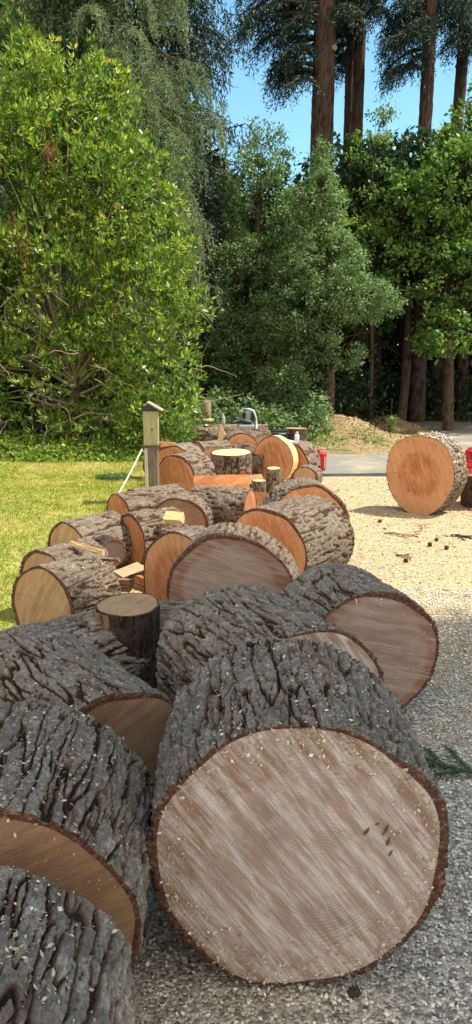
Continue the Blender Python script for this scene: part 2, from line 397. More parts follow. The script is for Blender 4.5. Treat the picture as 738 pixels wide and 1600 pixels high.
def bark_height(th, y, R, seed, fine=1.0):
    nu = max(8, int(round(2 * PI * R / (.044 * fine)))); nu += nu % 2
    u = th / (2 * PI) * nu
    v = y / (.40 * fine)
    w = .55 * perlin(u * .5, y / .16, nu // 2, seed + 9) + .16 * perlin(u * 3, y / .035, nu * 3, seed + 12) + .09 * perlin(u * 7, y / .014, nu * 7, seed + 13)
    a = np.abs(perlin(u + w, v, nu, seed))
    b = np.abs(perlin(u - w * .8, v * 1.5 + 7.3, nu, seed + 3))
    f = np.minimum(a * 4.2, b * 5.0 + .10)
    p = sstep(.08, .30, f)
    g = fbm(u * 1.25 + w, y / .085, None, seed + 5, 4) if False else fbm(u, y / .09, nu, seed + 5, 4)
    t = g * 5.5 + 20; fl = np.floor(t); fr = t - fl
    terr = (fl - 20 + sstep(0, .18, fr)) / 5.5
    h = .12 + .60 * p + p * .42 * terr                                   # stepped, flaky plates between the fissures
    h = h + (.06 + .20 * p) * fbm(u * 6, y / .045, nu * 6, seed + 7, 3) + .16 * p * perlin(u * 9, y / .012, nu * 9, seed + 8)
    return np.clip(h, 0, 1.15)

LOGS = 'sawn log rounds scattered over the yard'
def log_body(root, R, L, wood, bark, nth, ny, seed, th=.024, depth=.024, zc=None, chips=0, ecc=.032, fine=1.0, back=True, facevar=0, chip_size=1.0):
    """a log lying along local +Y, front face at y=-L/2, resting on local z=0"""
    rs = np.random.default_rng(seed)
    zc = R if zc is None else zc
    T = np.arange(nth) * 2 * PI / nth
    def outline(t):
        return R * (1 + ecc * np.sin(2 * t + seed) + ecc * .6 * np.sin(3 * t + 2.1 * seed) + .011 * np.sin(5 * t + seed * 1.7) + .008 * np.sin(8 * t + seed))
    yy = np.linspace(-L / 2, L / 2, ny)
    TT, YY = np.meshgrid(T, yy)
    H = bark_height(TT, YY + seed * 3.7, R, seed % 40, fine)
    edge = np.minimum(1, np.minimum(YY + L / 2, L / 2 - YY) / .012)
    Hs = H * (.45 + .55 * edge) + (1 - edge) * .38
    Rout = outline(TT) - depth * (1 - Hs) + .006 * fbm(TT / (2 * PI) * 8, YY * 4, 8, seed % 30)
    Yw = YY.copy()
    jag = .006 * fbm(TT / (2 * PI) * 40, YY * 0 + seed, 40, seed % 20)
    Yw[0] += 1.1 * jag[0]; Yw[-1] += jag[-1]
    Rw = outline(T) - th * (1 + .35 * np.sin(2 * T + seed * 2.2) + .3 * fbm(T / (2 * PI) * 10, T * 0 + 3, 10, seed % 17)) - .004
    V = np.stack([Rout * np.sin(TT), Yw, zc + Rout * np.cos(TT)], -1).reshape(-1, 3)
    Rm = (Rw + Rout[0]) / 2
    nV = nth * ny
    rings = [np.stack([Rm * np.sin(T), Yw[0] * .5 - L / 4 - .001 + .0012 * rs.normal(size=nth), zc + Rm * np.cos(T)], -1),
             np.stack([Rw * np.sin(T), T * 0 - L / 2, zc + Rw * np.cos(T)], -1),
             np.stack([(Rw + Rout[-1]) / 2 * np.sin(T), Yw[-1] + .002, zc + (Rw + Rout[-1]) / 2 * np.cos(T)], -1),
             np.stack([Rw * np.sin(T), T * 0 + L / 2, zc + Rw * np.cos(T)], -1)]
    V = np.concatenate([V] + rings)
    i = np.arange(nth * ny).reshape(ny, nth); i2 = np.roll(i, -1, 1)
    Q = np.stack([i[:-1], i2[:-1], i2[1:], i[1:]], -1).reshape(-1, 4)
    mi = np.zeros(len(Q), int)
    def ringq(a, b): return np.stack([a, np.roll(a, -1), np.roll(b, -1), b], -1)
    k = np.arange(nth)
    q = [ringq(nV + k, i[0]), ringq(nV + nth + k, nV + k), ringq(i[-1], nV + 2 * nth + k), ringq(nV + 2 * nth + k, nV + 3 * nth + k)]
    Q = np.concatenate([Q] + q); mi = np.concatenate([mi, np.ones(4 * nth, int)])
    hh = np.concatenate([H.ravel(), np.full(4 * nth, .5)])
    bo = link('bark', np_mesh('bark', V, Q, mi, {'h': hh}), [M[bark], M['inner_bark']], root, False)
    # cut faces
    nr = 14
    n2 = nth
    rr = np.linspace(0.0, 1, nr + 1)[1:]
    RR, T2 = np.meshgrid(rr, T, indexing='ij')
    for side in ((-1, 1) if back else (-1,)):
        rad = RR * (Rw + .0015)
        X, Z = rad * np.sin(T2), rad * np.cos(T2)
        yb = side * (L / 2 - .001) + .0025 * fbm(X * 9 + 50, Z * 9 + 50, None, seed % 15) * (RR < .95)
        Vf = np.stack([X, yb, zc + Z], -1).reshape(-1, 3)
        uv = np.stack([X * (1 if side < 0 else -1), Z], -1).reshape(-1, 2)
        Vf = np.concatenate([Vf, [[0, side * L / 2, zc]]]); uv = np.concatenate([uv, [[0, 0]]])
        j = np.arange(nr * n2).reshape(nr, n2); j2 = np.roll(j, -1, 1)
        Qf = np.stack([j[:-1], j[1:], j2[1:], j2[:-1]], -1).reshape(-1, 4)
        # centre fan, as thin quads: pair up neighbouring spokes
        c0 = nr * n2
        e = np.arange(0, n2, 2)
        Qc = np.stack([np.full(len(e), c0), j[0][e], j[0][(e + 1) % n2], j[0][(e + 2) % n2]], -1)
        Qf = np.concatenate([Qf, Qc])
        if side > 0: Qf = Qf[:, ::-1]
        link('cut_face', np_mesh('cut_face', Vf, Qf, None, None, uv), M[wood], root, True)
    if chips:
        n = chips
        # clustered flakes of sawdust caught on the upper bark and on the rim of the cut
        t = rs.normal(0, .68, n); y = rs.uniform(-L / 2, L / 2, n)
        keep = fbm(t * 3 + 20, y * 6 + 20, None, seed % 11) > rs.uniform(-.5, .35, n)
        t, y = t[keep], y[keep]; n = len(t)
        ti = np.mod(np.round(t / (2 * PI) * nth).astype(int), nth); yi = np.clip(np.round((y + L / 2) / L * (ny - 1)).astype(int), 0, ny - 1)
        r = Rout[yi, ti] + .0015
        P = np.stack([r * np.sin(t), y, zc + r * np.cos(t)], -1)
        nrm = np.stack([np.sin(t), t * 0, np.cos(t)], -1)
        # flakes on the front face
        m = int(n * .35)
        if facevar:
            m = facevar
            a = rs.uniform(0, 2 * PI, m); q = np.sqrt(rs.uniform(.35, 1, m)); q = 1 - (1 - q) * rs.uniform(.05, 1, m)
            rf = q * np.interp(np.mod(a, 2 * PI), T, Rw, period=2 * PI)
            Pf = np.stack([rf * np.sin(a), np.full(m, -L / 2 - .003), zc + rf * np.cos(a)], -1)
            P = np.concatenate([P, Pf]); nrm = np.concatenate([nrm, np.tile([[0, -1., 0]], (m, 1))]); n += m
        D = unit(n, rs); D -= nrm * (D * nrm).sum(1, keepdims=True) * .7
        nn = nrm + .5 * unit(n, rs)
        ln = (.0022 + .012 * rs.uniform(0, 1, n) ** 3.5) * chip_size; wd = ln * rs.uniform(.3, .8, n)
        Vc, Qc = quad_cloud(P, D, nn, ln, wd)
        ch = link('sawdust', np_mesh('sawdust', Vc, Qc, None, {'var': np.repeat(rs.uniform(0, 1, n), 4)}), M['chips'], root)
        tag(ch, kind='stuff')
    return bo

def place_log(name, label, c, rpx, yaw, L, wood, bark='bark_warm', t=None, pitch=0, roll=0, res=1.0, chips=0, cat='log', group=LOGS, **kw):
    """c = photo pixel of the near face's centre, rpx its radius in photo pixels; the log rests on the ground unless t is given"""
    d = ray(*c)
    if t is None: t = CAMZ / (rpx / F - d[2])
    R = rpx * t / F
    Pf = at(c[0], c[1], t)
    a = math.radians(yaw); p = math.radians(pitch)
    ax = np.array([math.sin(a) * math.cos(p), math.cos(a) * math.cos(p), math.sin(p)])
    Pc = Pf + ax * L / 2
    rotm = Matrix.Rotation(-a, 4, 'Z') @ Matrix.Rotation(p, 4, 'X') @ Matrix.Rotation(math.radians(roll), 4, 'Y')
    up = np.array((rotm @ Vector((0, 0, 1, 0)))[:3])
    base = Pc - up * R
    o = empty(name, base, label, cat, group, rotm.to_euler())
    px = rpx * .64
    nth = int(np.clip(px * 4.2 * res, 72, 640)); nth += nth % 2
    ny = int(np.clip(L / R * px * 1.3 * res, 14, 190))
    log_body(o, R, L, wood, bark, nth, ny, kw.pop('seed', int(abs(c[0] * 3 + c[1])) % 97), chips=chips, **kw)
    return o

G1 = 'large dark logs in the shaded foreground'
place_log('log_round', 'huge nearest log in shade, its whole pale sawn face towards us', (466, 1343), 238, 0, .60, 'wood_front', 'bark_shade', chips=6500, facevar=2600, th=.022, depth=.034, group=G1, seed=5, ecc=.018)
place_log('log_round', 'dark log directly behind the nearest big round, only a sliver of sawn face showing', (480, 1116), 148, -27, .62, 'wood_front', 'bark_shade', chips=3500, th=.018, depth=.028, group=G1, seed=11)
place_log('log_round', 'thick dark-barked round leaning out at the right edge of the shaded pile', (586, 1024), 110, -14, .50, 'wood_grey', 'bark_shade', chips=500, facevar=200, group=G1, seed=23)
# E1: placed by its rear end
t1 = 1.56; e1 = at(-8, 1600, t1) + np.array([0, -.52, 0])
o = empty('log_round', (e1[0], e1[1] + .26, 0), 'bark-covered log cut off by the bottom left corner, dusted with pale chips', 'log', G1, (0, 0, math.radians(2)))
log_body(o, .300, .52, 'wood_brown', 'bark_shade', 560, 150, 31, chips=3500, fine=.85, chip_size=1.25)
place_log('log_round', 'grey-barked log at the left edge whose brown cut face sits above the corner log', (-15, 1464), 236, -2, .50, 'wood_brown', 'bark_shade', chips=4500, facevar=250, group=G1, seed=41)
place_log('log_round', 'long dark log pointing up-left, its brown face wedged against the nearest big log', (188, 1206), 137, -36, .74, 'wood_brown', 'bark_shade', chips=3000, group=G1, seed=47)
place_log('log_round', 'small grey log at the left edge with a dark brown hollow-looking end', (-2, 1068), 80, 52, .62, 'wood_dark', 'bark_shade', chips=500, group=G1, seed=53)
# horizontal log behind the split block
p = at(330, 985, 4.0)
o = empty('log_round', (p[0] - .05, 3.62, 0), 'grey log lying crosswise behind the standing split block', 'log', G1, (0, 0, math.radians(-82)))
log_body(o, .205, .85, 'wood_brown', 'bark_shade', 260, 110, 59, chips=600)

# middle
place_log('log_round', 'big round in mid pile with a greyed face and crumbly lit bark along its top', (360, 930), 102, 7, .30, 'wood_grey', 'bark_warm', depth=.024, seed=61, chips=900)
place_log('log_round', 'orange-faced round leaning behind the left side of the big greyed round', (282, 916), 88, 42, .22, 'wood_orange', 'bark_warm', t=4.42, seed=67, th=.012, depth=.012)
place_log('log_round', 'frontmost of three tan-faced logs at the edge of the lawn', (66, 954), 70, 30, .40, 'wood_tan', 'bark_warm', chips=500, seed=71, pitch=-3)
place_log('log_round', 'middle one of three tan-faced logs at the edge of the lawn', (68, 914), 57, 33, .42, 'wood_tan', 'bark_warm', chips=400, seed=73, pitch=-1)
place_log('log_round', 'rearmost of three tan-faced logs at the edge of the lawn', (106, 862), 48, 36, .50, 'wood_tan', 'bark_warm', chips=300, seed=79)
place_log('shade_dark_log', 'short log, end coloured dark to stand for shade, lying in the gap between the tan-faced logs and the narrow orange faces', (178, 864), 25, -40, .14, 'wood_dark', 'bark_dark', t=5.35, seed=83, cat='log')  # dark wood and bark put shade into the colour of this end
place_log('log_round', 'nearest of three grey logs lying side by side with narrow orange ends turned left', (203, 848), 48, 52, .40, 'wood_orange', 'bark_warm', chips=300, seed=89)
place_log('log_round', 'middle of three grey logs lying side by side with orange ends turned left', (186, 812), 41, 50, .44, 'wood_orange', 'bark_warm', chips=200, seed=91)
place_log('log_round', 'farthest of three grey logs lying side by side with orange ends turned left', (208, 798), 35, 52, .50, 'wood_orange', 'bark_warm', chips=100, seed=14)
place_log('log_round', 'round with a shaded reddish face rimmed by pale sapwood left of the crosswise log', (282, 820), 46, 16, .40, 'wood_brown', 'bark_warm', seed=17, chips=200)
place_log('log_round', 'short log lying crosswise in the middle of the pile, its orange end turned right', (391, 795), 32, -68, .52, 'wood_orange', 'bark_warm', t=6.5, seed=19, chips=100)
place_log('log_round', 'thick lit log at the right of the pile with an orange face turned left', (418, 862), 73, 37, .64, 'wood_orange', 'bark_warm', chips=500, depth=.024, seed=29)
place_log('log_round', 'thick lit log behind the right-hand orange-faced one with only a crescent of face showing', (482, 820), 66, -8, .36, 'wood_orange', 'bark_warm', chips=300, depth=.024, seed=37, th=.03)
# far part of the pile
place_log('log_round', 'large orange-faced round standing just right of the mossy post', (274, 746), 37, 30, .45, 'wood_orange', 'bark_warm', seed=43, chips=200, depth=.02)
place_log('log_round', 'round peeping over the one beside the mossy post', (268, 728), 34, 25, .40, 'wood_orange', 'bark_warm', seed=44)
place_log('log_round', 'dark round standing behind the foot of the mossy post', (243, 728), 23, 15, .2, 'wood_dark', 'bark_dark', seed=46)
place_log('log_round', 'long furrowed log lying crosswise at the back of the pile', (296, 683), 19, 84, 1.45, 'wood_brown', 'bark_warm', t=14.2, seed=52, fine=1.5)
place_log('log_round', 'low log with a dark split top just left of the standing sunlit block', (308, 715), 25, 55, .5, 'wood_brown', 'bark_warm', t=11.4, seed=57)
place_log('log_round', 'orange crescent-faced round in front of the back crosswise log', (378, 706), 30, -12, .35, 'wood_orange', 'bark_warm', t=12.2, seed=58)
place_log('log_round', 'small log end at the far back right of the pile beside the black bin', (410, 701), 24, -30, .3, 'wood_brown', 'bark_warm', t=13.0, seed=63)
place_log('log_round', 'peeled yellow-edged slab disc leaning right of the standing block', (426, 719), 36, 28, .17, 'wood_orange', 'wood_yellow', t=10.3, seed=64, th=.006, depth=.004, roll=0)
place_log('log_round', 'orange-faced round behind the peeled slab disc, carrying the white bottle', (452, 726), 35, 28, .42, 'wood_orange', 'bark_warm', t=10.6, seed=66)
place_log('log_round', 'small squat round at the far right end of the pile below the red can', (476, 749), 22, 22, .22, 'wood_tan', 'bark_warm', seed=68)
place_log('log_round', 'lone large round standing on the open sawdust at the right', (655, 742), 62, 40, .34, 'wood_orange', 'bark_warm', seed=77, chips=5500, th=.008, depth=.028, ecc=.05, chip_size=3.0, facevar=60, fine=.6)

# rough chunk in front of the back rounds
def chunk(name, label, P, size, seed, m, rz=0, cat='firewood', group='split firewood pieces'):
    rs = np.random.default_rng(seed)
    nu, nv = 28, 16
    U, V_ = np.meshgrid(np.arange(nu) * 2 * PI / nu, np.linspace(0, PI, nv))
    r = 1 + .32 * fbm(U / (2 * PI) * 6, V_ * 1.6, 6, seed)
    sg = lambda x, p: np.sign(x) * np.abs(x) ** p
    X = size[0] / 2 * sg(np.cos(U) * np.sin(V_), .55) * r; Y = size[1] / 2 * sg(np.sin(U) * np.sin(V_), .55) * r; Z = size[2] / 2 * sg(np.cos(V_), .6) * r
    Vv = np.stack([X, Y, Z + size[2] / 2], -1).reshape(-1, 3)
    i = np.arange(nu * nv).reshape(nv, nu); i2 = np.roll(i, -1, 1)
    Q = np.stack([i[:-1], i[1:], i2[1:], i2[:-1]], -1).reshape(-1, 4)
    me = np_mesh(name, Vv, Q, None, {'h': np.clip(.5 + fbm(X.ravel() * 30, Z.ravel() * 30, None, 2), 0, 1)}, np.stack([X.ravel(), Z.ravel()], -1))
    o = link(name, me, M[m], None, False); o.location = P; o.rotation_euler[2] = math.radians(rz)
    return tag(o, label, cat, group)
q = at(380, 704, 10.9); chunk('bark_chunk', 'rough knobbly bark chunk behind the standing sunlit block', (q[0], q[1], 0), (.40, .22, .42), 5, 'bark_warm')
q = at(402, 705, 10.4); chunk('bark_chunk', 'upright split bark piece with a torn orange edge right of the standing block', (q[0], q[1], 0), (.18, .2, .36), 8, 'bark_warm')

# standing rounds
def standing(name, label, c, rpx, t, h, wood, bark, seed, cat='log', chips=0, tilt=0, **kw):
    """c = pixel of top centre"""
    R = rpx * t / F; P = at(c[0], c[1], t)
    o = empty(name, (P[0], P[1], 0), label, cat, LOGS, (0, 0, 0))
    inner = log_body(o, R, h, wood, bark, int(np.clip(rpx * 3.4, 60, 300)) // 2 * 2, int(np.clip(h / R * rpx, 20, 120)), seed, zc=0, **kw)
    for ch in o.children:
        ch.matrix_local = Matrix.Translation((0, 0, P[2] - h / 2)) @ Matrix.Rotation(math.radians(-90 + tilt), 4, 'X')
    o.location.z = 0
    return o
s = standing('log_round', 'standing round with a bright sunlit flat top in the far pile', (362, 706), 32, 9.7, .47, 'wood_yellow', 'bark_warm', 81, tilt=5, fine=.7)
kp = at(379, 741, 9.42) - np.array(s.location)
b = MB(); b.tube([kp + [0, .06, 0], kp, kp + [0, -.015, 0]], [.06, .062, .045], 14); k = b.build('knot', M['bark_warm'], s, True)
b = MB(); b.tube([kp + [0, -.012, 0], kp + [0, -.022, 0]], [.043, .04], 14); b.build('knot_face', M['wood_orange'], k)
standing('log_round', 'little upright offcut with a lit top right of the standing block', (428, 731), 12.5, 9.0, .32, 'wood_yellow', 'bark_warm', 82, tilt=4, fine=.6, th=.01, depth=.01)
standing('log_round', 'lowest stubby offcut between the standing block and the little upright offcut', (405, 750), 12, 8.9, .2, 'wood_yellow', 'bark_warm', 84, tilt=4, fine=.6, th=.01, depth=.01)
st = standing('stump', 'upright stump at the right edge under the red case', (764, 742), 41, 8.55, .40, 'wood_brown', 'trunk', 85, fine=.8)
standing('stump', 'square-looking cut stump beside the black bin with a pale top edge', (463, 669), 18, 13.4, .44, 'wood_tan', 'trunk', 86, fine=.9)

# splits: a wedge cut from a log, lying or standing
def split(name, label, P, R, L, a0, a1, rot, wood, bark, seed, group='split firewood pieces', cat='firewood', n=40, ny=60, depth=.014, apex=(0, 0)):
    o = empty(name, P, label, cat, group, rot)
    A = np.linspace(math.radians(a0), math.radians(a1), n); yy = np.linspace(-L / 2, L / 2, ny)
    TT, YY = np.meshgrid(A, yy)
    H = bark_height(TT, YY + seed * 2.3, R, seed, .9)
    Ro = R - depth * (1 - H)
    V = np.stack([Ro * np.sin(TT), YY, Ro * np.cos(TT)], -1).reshape(-1, 3)
    i = np.arange(n * ny).reshape(ny, n)
    Q = np.stack([i[:-1, :-1], i[:-1, 1:], i[1:, 1:], i[1:, :-1]], -1).reshape(-1, 4)
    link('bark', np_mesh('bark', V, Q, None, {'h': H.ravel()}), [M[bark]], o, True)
    # wood: two riven faces (rough) and two sawn ends
    Rw = R - depth * .6
    vs, qs, uvs = [], [], []
    def grid(fn, na, nb, wob):
        S, Tt = np.meshgrid(np.linspace(0, 1, na), np.linspace(0, 1, nb))
        Pn, uv = fn(S, Tt)
        base = sum(len(v) for v in vs); vs.append(Pn.reshape(-1, 3)); uvs.append(uv.reshape(-1, 2))
        j = np.arange(na * nb).reshape(nb, na) + base
        qs.append(np.stack([j[:-1, :-1], j[:-1, 1:], j[1:, 1:], j[1:, :-1]], -1).reshape(-1, 4))
    for kk, aa in ((0, A[0]), (1, A[-1])):
        def fn(S, Tt, aa=aa, kk=kk):
            e = np.array([math.sin(aa), 0, math.cos(aa)]); nn = np.array([math.cos(aa), 0, -math.sin(aa)]) * (-1 if kk == 0 else 1)
            ap = np.array([apex[0], 0, apex[1]])
            w = .012 * fbm(S * 7 + 3 * kk, Tt * 2.2 + 5, None, seed) * np.sin(PI * S) + .006 * perlin(S * 22, Tt * 1.5 + 9)
            pts = ap + (e * Rw - ap) * S[..., None] + nn * w[..., None]
            pts[..., 1] = (Tt - .5) * L
            return pts, np.stack([(Tt - .5) * L * .25, S * Rw], -1)
        grid(fn, 14, 22, 0)
    for side in (-1, 1):
        def fn(S, Tt, side=side):
            aa = A[0] + (A[-1] - A[0]) * S
            ap = np.array([apex[0], apex[1]])
            X = ap[0] + (Rw * np.sin(aa) - ap[0]) * Tt; Z = ap[1] + (Rw * np.cos(aa) - ap[1]) * Tt
            return np.stack([X, np.full_like(X, side * (L / 2 - .001)), Z], -1), np.stack([X, Z], -1)
        grid(fn, n, 8, 0)
    link('split_wood', np_mesh('split_wood', np.concatenate(vs), np.concatenate(qs), None, None, np.concatenate(uvs)), M[wood], o)
    return o
R_ = math.radians
# standing split block in the left middle (flat side towards us, slightly left)
q = at(201, 943, 3.55)
sb = empty('split_block', (q[0], q[1], 0), 'upright split block with sawn top and dark side before a crosswise grey log', 'log', LOGS, (0, 0, 0))
tp = q[2]
log_body(sb, .155, tp, 'wood_tan', 'bark_dark', 150, 90, 33, zc=0, depth=.008, th=.006, ecc=.05)
for ch in sb.children: ch.matrix_local = Matrix.Translation((0, 0, tp / 2)) @ Matrix.Rotation(R_(-88), 4, 'X')
# bare riven side: sheet of brown wood on the left front
A = np.linspace(R_(155), R_(238), 30); zz = np.linspace(0.02, tp - .012, 50)
AA, ZZ = np.meshgrid(A, zz)
rr = .157 + .006 * fbm(AA * 3, ZZ * 3, None, 4) + .003 * perlin(AA * 14, ZZ * 2)
Vv = np.stack([rr * np.cos(AA + .7), rr * np.sin(AA + .7), ZZ], -1).reshape(-1, 3)
i = np.arange(30 * 50).reshape(50, 30)
me = np_mesh('riven_side', Vv, np.stack([i[:-1, :-1], i[:-1, 1:], i[1:, 1:], i[1:, :-1]], -1).reshape(-1, 4), None, None, np.stack([AA.ravel() * .16, ZZ.ravel() * .3], -1))
link('riven_side', me, M['wood_brown'], sb, True)

q = at(346, 742, 8.5)
split('firewood_split', 'big orange split wedge lying on top of the mid pile below the standing block', (q[0], q[1], q[2]), .23, .62, 172, 262, (0, R_(-14), R_(-82)), 'wood_orange', 'bark_warm', 3, depth=.012)
q = at(343, 690, 12.6); 
o = split('firewood_split', 'bright yellow triangular split standing against the back log', (q[0] + .02, q[1], .50), .42, .09, -22, 14, (0, R_(180 - 4), 0), 'wood_yellow', 'bark_warm', 6, n=16, ny=8)
o.location.z = at(343, 662, 12.6)[2]
q = at(268, 808, 5.6)
split('firewood_split', 'pale sunlit splinter of wood lying on the nearest of the three side by side logs', (q[0], q[1], q[2] - .02), .09, .14, 30, 100, (0, R_(20), R_(70)), 'wood_yellow', 'bark_warm', 7, n=14, ny=10)
q = at(200, 908, 4.25)
split('firewood_split', 'reddish split piece on the ground behind the split block', (q[0], q[1], .08), .12, .3, 20, 110, (0, R_(-30), R_(60)), 'wood_orange', 'bark_dark', 9, n=20, ny=20)
q = at(206, 899, 4.2)
split('firewood_split', 'small pale-tipped splinter standing beside the reddish split piece', (q[0] + .03, q[1], .14), .05, .15, 0, 70, (R_(65), 0, R_(20)), 'wood_yellow', 'bark_dark', 10, n=10, ny=10)
q = at(135, 882, 4.75)
split('firewood_split', 'pale wood splinter lying on the bark of the tan-faced logs', (q[0], q[1], .43), .045, .24, 10, 100, (R_(8), R_(10), R_(65)), 'wood_yellow', 'bark_warm', 12, n=10, ny=12)
q = at(150, 900, 4.6)
split('firewood_split', 'orange bark strip lying between two of the tan-faced logs', (q[0], q[1], .40), .03, .3, -40, 60, (0, 0, R_(80)), 'wood_orange', 'bark_warm', 13, n=10, ny=12)
q = at(626, 1098, 3.28)
split('firewood_split', 'thin slab of wood poking out behind the big right-hand round', (q[0] - .05, 3.2, .22), .16, .03, 150, 185, (0, 0, R_(10)), 'wood_brown', 'bark_dark', 15, n=12, ny=6)

for (px, py, t, R, L, a0, a1, rot, lb, wd) in [
    (318, 762, 8.2, .13, .34, 60, 130, (0, R_(20), R_(-60)), 'small orange wedge tucked under the left end of the big split wedge', 'wood_orange'),
    (372, 690, 11.8, .17, .36, 120, 200, (0, R_(10), R_(70)), 'brown split lying on the rounds left of the peeled slab', 'wood_brown'),
    (395, 742, 9.6, .12, .30, 150, 230, (0, 0, R_(-50)), 'orange split at the foot of the standing block', 'wood_orange'),
    (340, 700, 11.0, .15, .40, 100, 170, (0, R_(15), R_(80)), 'tan split showing just above the standing sunlit block', 'wood_tan'),
    (262, 690, 10.2, .10, .26, 120, 220, (0, 0, R_(60)), 'orange split lying on top of the round beside the mossy post', 'wood_orange'),
    (252, 772, 6.9, .11, .30, 110, 190, (0, 0, R_(80)), 'yellow-edged split in the gap behind the side by side logs', 'wood_yellow'),
    (228, 905, 4.7, .09, .24, 100, 190, (0, R_(10), R_(40)), 'reddish split lying low in the gap left of the leaning orange face', 'wood_orange'),
    (196, 885, 5.0, .10, .26, 110, 200, (0, 0, R_(-30)), 'tan split in the gap between the tan-faced logs and the narrow orange faces', 'wood_tan'),
    (176, 905, 4.6, .08, .22, 100, 180, (0, 0, R_(75)), 'brown split just right of the frontmost tan-faced log', 'wood_brown'),
    (414, 770, 7.4, .13, .34, 110, 190, (0, R_(8), R_(65)), 'orange split lying behind the crescent-faced lit log', 'wood_orange'),
    (300, 738, 9.4, .13, .32, 100, 190, (0, 0, R_(60)), 'tan split lying left of the foot of the standing sunlit block', 'wood_tan'),
    (436, 690, 11.4, .12, .40, 100, 170, (0, R_(5), R_(80)), 'thin tan split resting near the black bin', 'wood_tan'),
    (392, 880, 4.75, .10, .25, 100, 180, (0, 0, R_(50)), 'small orange split between the greyed round and the thick lit log', 'wood_orange')]:
    P_ = at(px, py, t)
    split('firewood_split', lb, (P_[0], P_[1], max(P_[2], R * .9)), R, L, a0, a1, rot, wd, 'bark_warm', int(px) % 30, n=16, ny=16)

# ------------------------------------------------------------------ yard objects
# mossy post with cap
q = at(236, 641, 8.6); 
post = empty('fence_post', (q[0], q[1], 0), 'tall square mossy wooden post with a dark slanted cap beside the pile', 'post')
b = MB(); h = q[2]
n = 14
zs = np.linspace(0, h * .62, 8)
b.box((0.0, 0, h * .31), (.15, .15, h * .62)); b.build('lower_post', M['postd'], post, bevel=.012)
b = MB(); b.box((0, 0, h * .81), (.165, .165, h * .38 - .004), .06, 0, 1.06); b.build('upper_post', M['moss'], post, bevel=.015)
b = MB(); b.box((-.055, -.09, h * .3), (.035, .03, h * .6)); b.build('batten', M['rope'], post, bevel=.004)
b = MB(); b.tube([(-.1, -.1, h * .63), (.1, -.1, h * .63), (.1, .1, h * .63), (-.1, .1, h * .63), (-.1, -.1, h * .63)], .011, 6); b.build('wire_band', M['twigd'], post)
b = MB(); b.tube([(0.02, -.080, h * .80), (.025, -.089, h * .795)], [.018, .007], 7); b.build('knot', M['twigd'], post)
b = MB()
b.add([(-.115, -.1, h + .002), (.12, -.1, h + .002), (.12, .1, h + .002), (-.115, .1, h + .002), (-.02, -.1, h + .085), (-.02, .1, h + .085)],
      [(0, 1, 4), (3, 5, 2), (0, 3, 2, 1), (0, 4, 5, 3)], 0)
b.add([(-.03, -.12, h + .10), (.14, -.12, h + .002), (.14, .12, h + .002), (-.03, .12, h + .10), (-.03, -.12, h + .085), (.13, -.12, h - .008), (.13, .12, h - .008), (-.03, .12, h + .085)],
      [(0, 1, 2, 3), (7, 6, 5, 4), (0, 4, 5, 1), (2, 6, 7, 3), (1, 5, 6, 2), (0, 3, 7, 4)], 1)
b.build('post_cap', [M['cap'], M['post']], post)
r0 = at(222, 702, 8.55); r1 = at(165, 803, 6.9)
b = MB(); pts = [r0 + (r1 - r0) * s - np.array([0, 0, .03 * math.sin(PI * s)]) for s in np.linspace(0, 1, 12)]
b.tube(pts, .010, 6); tag(b.build('rope', M['rope'], None, True), 'thin pale rope slanting from the mossy post down to the logs on the lawn', 'rope')
q = at(322, 626, 14.5)
p2 = empty('fence_post', (q[0], q[1], 0), 'short round brown post with a flared collar behind the pile', 'post')
b = MB(); b.lathe([(.095, 0), (.095, q[2] - .02), (.085, q[2])], 16); b.build('pole', M['twig'], p2, True)
b = MB(); b.lathe([(.13, q[2] - .40), (.14, q[2] - .37), (.125, q[2] - .34), (.097, q[2] - .33)], 16); b.build('collar', M['moss'], p2, True)
# bottle + white rag by the short post
q = at(349, 664, 13.9)
bt = empty('plastic_bottle', (q[0], q[1], q[2]), 'clear plastic bottle standing on the back crosswise log', 'bottle')
b = MB(); b.lathe([(.03, 0), (.036, .01), (.036, .09), (.033, .1), (.036, .11), (.034, .14), (.014, .17), (.014, .18)], 14); b.build('bottle_body', M['greyp'], bt, True)
b = MB(); b.lathe([(.016, .181), (.016, .2), (.012, .203)], 12); b.build('cap', M['white'], bt, True)
q = at(320, 667, 13.9)
b = MB(); b.lathe([(.02, -.01), (.05, .01), (.055, .03), (.035, .052), (.012, .058)], 12); o = b.build('crumpled_paper', M['white'], None); o.location = q; tag(o, 'small white crumpled paper on the left end of the back crosswise log', 'paper')
# tool pack on the back log
q = at(386, 667, 13.9)
tp_ = empty('tool_pack', (q[0], q[1], q[2] - .03), 'grey and black backpack-style power tool lying on the back log', 'power tool', None, (0, 0, R_(10)))
b = MB()
b.tube([(.17, -.02, .0), (.16, -.01, .18), (.12, 0, .31), (.04, .01, .345), (-.06, .02, .35), (-.12, .03, .30)], [.028, .028, .028, .026, .024, .015], 8); b.build('frame', M['greyp'], tp_, True)
b = MB(); b.box((.02, .02, .20), (.09, .05, .25), .0); b.build('back_plate', M['greyp'], tp_, bevel=.015)
b = MB(); b.tube([(.10, -.04, .04), (.115, -.05, .16), (.10, -.04, .27)], [.02, .038, .02], 8); b.build('strap', M['black'], tp_, True)
b = MB(); b.tube([(-.05, -.04, .08), (-.07, -.05, .18), (-.05, -.04, .28)], [.02, .034, .02], 8); b.build('strap', M['black'], tp_, True)
b = MB(); b.tube([(-.26, -.05, .12), (-.12, -.07, .15), (.05, -.07, .11), (.12, -.06, .02)], [.02, .05, .05, .03], 8); b.build('motor_housing', M['black'], tp_, True)
b = MB(); b.box((-.03, -.03, .045), (.28, .18, .07)); b.build('tray', M['greyp'], tp_, bevel=.02)
